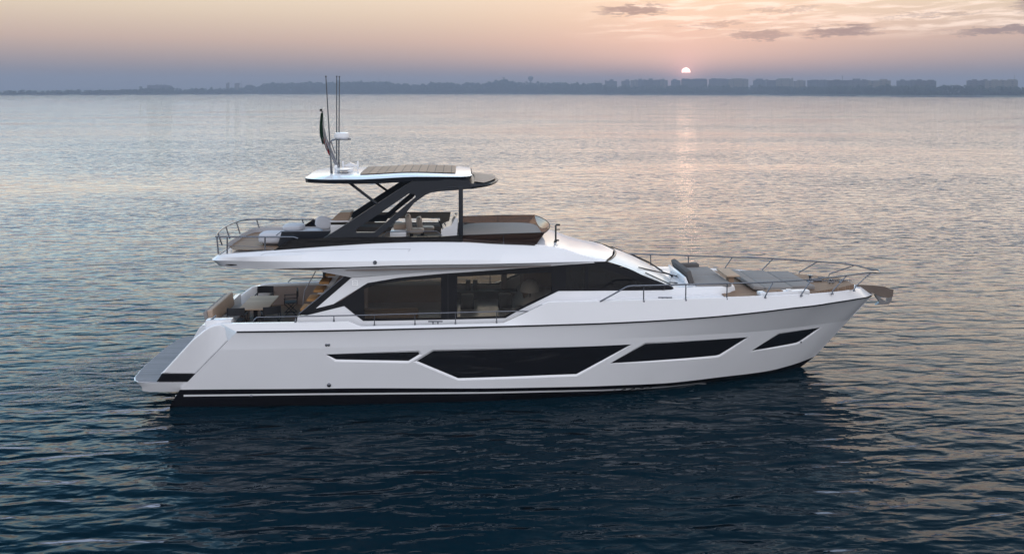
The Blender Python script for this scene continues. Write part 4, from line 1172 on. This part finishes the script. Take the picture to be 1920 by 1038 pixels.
# ================================================================== SEA
def sea_material():
    m = bpy.data.materials.new('sea_water'); m.use_nodes = True
    t = NT(m.node_tree); t.n.clear()
    tc = t.node('ShaderNodeTexCoord', 3)

    def nz(scale, rot, stretch, detail=2.0, rough=.5, dist=0.0, ridge=False):
        mp = t.node('ShaderNodeMapping', 0, Vector=tc, Rotation=(0, 0, R(rot)), Scale=(stretch, 1, 1))
        return t.node('ShaderNodeTexNoise', 0, Vector=mp, Scale=scale, Detail=detail, Roughness=rough, Distortion=dist)
    swell = nz(0.10, -12, .5, 2)
    chop = nz(0.42, 10, .42, 2, .5, .6)
    rip = nz(1.50, -5, .36, 1.8, .5, .4)
    fine = nz(3.4, 14, .55, 2, .5, .3)
    rdg = t.m('ABSOLUTE', t.m('SUBTRACT', nz(1.10, -3, .30, 1.0, .5, .4), 0.5))
    patch = t.node('ShaderNodeMapRange', 0, i0=nz(0.028, 20, .35, 3), i1=.38, i2=.62, i3=.45, i4=1.40)
    h = t.m('ADD', t.m('MULTIPLY', swell, .08), t.m('MULTIPLY', chop, .07))
    h = t.m('ADD', h, t.m('MULTIPLY', t.m('ADD', t.m('SUBTRACT', t.m('MULTIPLY', rip, .135), t.m('MULTIPLY', rdg, .085)), t.m('MULTIPLY', fine, .022)), patch))
    # churned patch behind the swimming platform
    sp = t.node('ShaderNodeSeparateXYZ', None, Vector=tc)
    ex = t.m('DIVIDE', t.m('ADD', sp.outputs[0], 12.6), 3.6); ey = t.m('DIVIDE', t.m('SUBTRACT', sp.outputs[1], 0.2), 3.0)
    churn = t.node('ShaderNodeMapRange', 0, props=dict(interpolation_type='SMOOTHSTEP'), i0=t.m('ADD', t.m('MULTIPLY', ex, ex), t.m('MULTIPLY', ey, ey)), i1=1.3, i2=.1, i3=0.0, i4=.055)
    h = t.m('ADD', h, t.m('MULTIPLY', nz(1.9, 30, .6, 3, .6, 1.8), churn))
    nrm = t.node('ShaderNodeBump', 0, Strength=1.0, Distance=1.0, Filter_Width=0.02, Height=h)
    fr = t.node('ShaderNodeFresnel', 0, IOR=1.33, Normal=nrm)
    refl = t.m('MULTIPLY', t.m('POWER', fr, 2.12), 3.65, clamp=True)
    body = t.node('ShaderNodeBsdfDiffuse', 0, Color=(0.0011, 0.0100, 0.0170))
    gl = t.node('ShaderNodeBsdfGlossy', 0, Color=(1, 1, 1), Roughness=0.025, Normal=nrm)
    o = t.n.new('ShaderNodeOutputMaterial')
    t.l.new(t.node('ShaderNodeMixShader', 0, i0=refl, i1=body, i2=gl), o.inputs[0])
    return m


b = bmesh.new()
bmesh.ops.create_grid(b, x_segments=8, y_segments=8, size=4200)
link('sea', b, sea_material(), None, None, kind='structure', label='calm dark blue sea with small ripples').location = (0, 0, -0.10)

# ================================================================== FAR SHORE
shore_y = lin([(-200, 179.2), (0, 179), (240, 178), (480, 176.8), (960, 176.8), (1440, 178.6), (1670, 181), (1920, 182.2), (2150, 182.4)])
shore_d = lambda px: 10.2 * FPX / (shore_y(px) - HZ)


def far(px, D, z=0.0):
    q = CAM + (FWD + RT * ((px - 960) / FPX)) * D
    return Vector((q.x, q.y, z))


def hgt(py, D): return CAM.z + (HZ - py) / FPX * D


LAND = mat('shore_land', (0.10, 0.10, 0.075), .95, var=.3)
TREE = mat('far_foliage', (0.045, 0.06, 0.035), .95, var=.35)
ROCK = mat('breakwater_rock', (0.05, 0.052, 0.055), .9, var=.3)
WALLS = [mat('far_wall_' + n_, c_, .9, var=.06) for n_, c_ in (('grey', (.13, .13, .14)), ('cream', (.19, .175, .15)), ('blue', (.12, .13, .15)), ('dark', (.10, .10, .105)))]
WGL = mat('far_window', (0.06, 0.065, 0.075), .4)
b = bmesh.new(); pr_ = None
for px in range(-260, 2200, 20):
    D = shore_d(px); q = [b.verts.new(far(px, D + dd, zz)) for dd, zz in ((-4, -.6), (4, 1.2), (60, 2.0), (260, 3.5), (900, 9.0), (1300, 11.5))]
    if pr_:
        for k in range(len(q) - 1): b.faces.new((pr_[k], q[k], q[k + 1], pr_[k + 1]))
    pr_ = q
link('shore', b, LAND, None, 60, recalc=False, kind='structure', label='low flat coast across the water')

# rock breakwaters: thin dark lines in front of the beach
BWS = [(2, 36), (56, 126), (150, 229), (254, 339), (364, 454), (484, 580), (612, 735), (755, 868), (960, 1030), (1071, 1210), (1225, 1400), (1440, 1606), (1669, 1844)]
BWL = ['dark breakwater at the far left edge of the coast', 'dark breakwater before the low left shore, next to the leftmost short one', 'long dark breakwater left of the flat roofed hall', 'dark breakwater right below the flat roofed hall', 'dark breakwater below the two pale towers',
       'dark breakwater left of the yacht antennas', 'dark breakwater just right of the yacht antennas', 'dark breakwater below the wooded hump', 'dark breakwater below the water tower', 'dark breakwater below the first apartment blocks left of the sun',
       'dark breakwater right under the setting sun', 'long dark breakwater below the long row of apartments right of the sun', 'dark breakwater below the two separate apartment rows at right']
for (x0, x1), lab in zip(BWS, BWL):
    b = bmesh.new(); rnd = random.Random(x0); pr_ = None; n_ = max(6, int((x1 - x0) / 3))
    for i in range(n_ + 1):
        px = x0 + (x1 - x0) * i / n_; D = shore_d(px) - 70; e_ = .25 if i in (0, n_) else 1
        q = [b.verts.new(far(px + rnd.uniform(-.5, .5), D + dd, zz * e_ * rnd.uniform(.8, 1.2) if zz > 0 else zz)) for dd, zz in ((-5, -.4), (-2.5, 1.3), (0, 1.9), (2.5, 1.4), (6, -.4))]
        if pr_:
            for k in range(4): b.faces.new((pr_[k], q[k], q[k + 1], pr_[k + 1]))
        pr_ = q
    link('breakwater', b, ROCK, None, None, recalc=False, label=lab, category='breakwater', group='rock breakwaters along the far shore')

# the wooded belt along the coast
tree_y = lin([(-260, 170), (0, 170.4), (40, 168.8), (130, 169), (200, 168.2), (255, 167), (270, 165), (330, 165), (345, 167), (365, 165), (450, 165.5), (462, 160), (472, 158), (484, 161), (500, 155), (560, 154.6), (600, 153.6), (640, 152), (700, 152.4), (727, 152.6), (745, 156.6), (790, 158.5), (815, 154), (845, 154), (865, 157), (888, 153.4), (905, 156), (925, 150.5), (945, 147.5), (958, 150.5), (975, 154.6), (1050, 154.4), (1130, 155.5), (1140, 160), (1400, 161), (1670, 161), (1760, 160), (1790, 157.6), (1810, 160), (1905, 161), (1925, 162.5), (2200, 162)])
b = bmesh.new(); rnd = random.Random(3)


def crown(c, r, hgt_):
    nq = 34
    for _ in range(nq):
        d = Vector((rnd.gauss(0, 1), rnd.gauss(0, 1), rnd.gauss(0, 1))).normalized() * rnd.uniform(.55, 1.0)
        q = c + Vector((d.x * r, d.y * r, d.z * hgt_)); s = r * rnd.uniform(.28, .5)
        u = Vector((rnd.gauss(0, 1), rnd.gauss(0, 1), rnd.gauss(0, 1))).normalized(); v = u.orthogonal().normalized()
        u, v = u * s, v * s
        b.faces.new([b.verts.new(q + k) for k in (u + v * .3, v, -u * .8, -v - u * .2)])


px = -240.0
while px < 2180:
    D = shore_d(px); mpp = D / FPX
    zt = hgt(tree_y(px), D + 60) + rnd.uniform(-2.6, 1.2) + (rnd.uniform(1, 5) if rnd.random() < .12 else 0)
    z = 2.5
    r = rnd.uniform(3.2, 5.5)
    while z < zt - r * .5:
        crown(far(px + rnd.uniform(-1.5, 1.5), D + 60 + rnd.uniform(-8, 18), min(z, zt - r * .8)), r, r * .8); z += r * 1.25
    px += r / mpp * .85
link('wooded_belt', b, TREE, None, None, recalc=False, kind='stuff', label='hazy dark belt of trees along the far shore')

# apartment blocks
BL = [  # x0, x1, y top, roof pieces [(u0, u1, extra px)], label or None
    (277, 320, 160.2, [], 'long low flat roofed hall rising above the trees on the left shore'),
    (424, 430, 156.5, [], 'narrow pale tower, the slimmer of two over the left trees'), (440, 449, 156.3, [], 'pale tower, the wider of two over the left trees'),
    (1134, 1157, 152.2, [(.42, .7, 3.4)], 'small hazy block with one raised roof box, first of the apartments left of the sun'),
    (1165, 1181, 152.0, [(.45, .9, 3.0)], 'small hazy block with a roof box beside the first apartment block'),
    (1182, 1196, 150.6, [], None), (1196, 1206, 150.2, [(.1, .8, 2.4)], None), (1206, 1226, 150.2, [(.5, .9, 2.8)], None), (1226, 1238, 149.8, [], None), (1238, 1252, 150.4, [(.2, .6, 2.2)], None),
    (1258, 1276, 150.8, [(.15, .6, 2.6)], None), (1277, 1326, 149.2, [(.1, .3, 1.6), (.5, .95, 1.4)], 'wide hazy apartment block directly below the setting sun'),
    (1329, 1366, 148.8, [(.1, .9, 1.2)], None), (1366, 1403, 148.6, [(.2, .7, 1.4)], None), (1412, 1436, 150.6, [(.2, .75, 2.8)], None), (1437, 1455, 150.6, [], None),
    (1455, 1487, 148.8, [(.1, .8, 1.6), (.88, .99, 2.6)], 'pale tall apartment block with a gridded front right of the sun'),
    (1488, 1510, 152.2, [(.3, .8, 2.2)], None), (1514, 1552, 150.6, [(.2, .5, 1.2)], None), (1552, 1591, 151, [(.3, .6, 1.6)], None), (1592, 1627, 150.4, [(.2, .6, 2.8)], None), (1629, 1669, 151.4, [(.5, .85, 2.8)], None),
    (1682, 1716, 151.4, [(.2, .4, 2.4), (.7, .95, 1.8)], 'left half of the separate flat apartment row near the right edge'), (1716, 1754, 151.8, [(.1, .35, 3.0), (.6, .9, 2.0)], 'right half of the separate flat apartment row near the right edge'),
    (1814, 1850, 151.4, [(.25, .5, 2.6), (.8, .99, 2.8)], 'hazy apartment block, left one of the last pair at the right edge'), (1850, 1905, 151.2, [(.2, .4, 2.0), (.68, .95, 2.2)], 'hazy apartment block with a roof mast, last at the right edge'),
    (1940, 1990, 155, [], None), (2010, 2060, 152, [(.3, .6, 2)], None)]
for i, (x0, x1, yt, roofs, lab) in enumerate(BL):
    rnd = random.Random(i); D = shore_d((x0 + x1) / 2) + 95; mpp = D / FPX
    W = (x1 - x0) * mpp * .97; H = hgt(yt, D); dep = rnd.uniform(13, 18)
    g_ = bmesh.new()
    box(g_, (0, 0, H / 2), (W, dep, H))
    for u0, u1, ex in roofs: box(g_, (W * ((u0 + u1) / 2 - .5), rnd.uniform(-1, 1), H + ex * mpp / 2), (W * (u1 - u0), dep * .6, ex * mpp))
    for _ in range(max(1, int((x1 - x0) / 9))):
        u_ = rnd.uniform(-.46, .46); e_ = rnd.uniform(.5, 1.9) * mpp; box(g_, (W * u_, rnd.uniform(-2, 2), H + e_ / 2), (rnd.uniform(2.5, 7) * mpp * .8, dep * .5, e_))
    nf_ = max(2, int(H / 3.3))
    for k in range(1, nf_ + 1):
        box(g_, (0, -dep / 2 - .5, k * H / nf_ - .35), (W * .98, 1.2, .9))
    if lab and 'mast' in lab: tube(g_, [(W * .4, 0, H), (W * .4, 0, H + 9)], .35, 5)
    nb = max(2, int(W / 4.5))
    # the facade's piers between balconies
    for k in range(nb + 1): box(g_, (W * (-.49 + .98 * k / nb), -dep / 2 - .5, H / 2), (.7, 1.1, H * .98))
    o = link('apartment_block', g_, WALLS[i % 4] if not (lab and 'pale' in lab) else WALLS[1], None, None, recalc=False,
             label=lab or ('hazy grey apartment block in the packed row left of the sun' if x1 < 1277 else 'hazy grey apartment block in the packed row right of the sun'), category='building',
             group=('apartment blocks of the far town' if lab else ('packed blocks left of the sun' if x1 < 1277 else 'packed blocks right of the sun')))
    cpos = far((x0 + x1) / 2, D + dep / 2); o.location = (cpos.x, cpos.y, 1.5 * 0)
    o.rotation_euler = (0, 0, -math.atan2(cpos.x - CAM.x, cpos.y - CAM.y))
    wm = bmesh.new(); nj = min(nb, max(2, 28 // nf_))
    for k in range(nf_):
        for j in [int((q_ + .5) * nb / nj) for q_ in range(nj)]:
            box(wm, (W * (-.49 + .98 * (j + .5) / nb), -dep / 2 - .08, (k + .48) * H / nf_), (W * .98 / nb * .62, .1, H / nf_ * .42))
    link('windows', wm, WGL, o, None, recalc=False)
# water tower, masts
D = shore_d(995) + 120; c_ = far(995, D); zt = hgt(142.4, D); mpp = D / FPX
b = lathe(bmesh.new(), [(0, 0), (2.0, 0), (1.4, zt * .55), (2.2, zt * .68), (4.9 * mpp, zt * .80), (5.0 * mpp, zt * .94), (3.6 * mpp, zt * .97), (0, zt)], (0, 0, 0), 20)
o = link('water_tower', b, WALLS[0], None, 40, label='mushroom shaped water tower standing alone above the trees', category='water tower'); o.location = c_
for px, yt, lab in [(1579.5, 141.5, 'thin lattice mast above the apartment row right of the sun'), (452, 151.5, 'thin mast right beside the wider pale tower'), (710, 145.6, 'thin mast above the trees right of the yacht antennas')]:
    D = shore_d(px) + 110; zt = hgt(yt, D); b = bmesh.new(); tube(b, [(0, 0, 0), (0, 0, zt)], [.9, .45], 6); tube(b, [(-1.4, 0, zt * .9), (1.4, 0, zt * .9)], .25, 5)
    link('radio_mast', b, WALLS[3], None, None, label=lab, category='mast').location = far(px, D)

# ================================================================== AIR
b = bmesh.new(); box(b, (0, 1490, 27.5), (3900, 3200, 60.0))
hz = bpy.data.materials.new('haze_air'); hz.use_nodes = True
t = NT(hz.node_tree); t.n.clear(); o_ = t.n.new('ShaderNodeOutputMaterial')
HAZE_D = 0.00042
t.l.new(t.node('ShaderNodeVolumePrincipled', 0, Color=(0.45, 0.52, 0.66), Density=HAZE_D, Anisotropy=0.0), o_.inputs['Volume'])
link('haze', b, hz, None, None, kind='stuff', label='thin evening haze over the water')
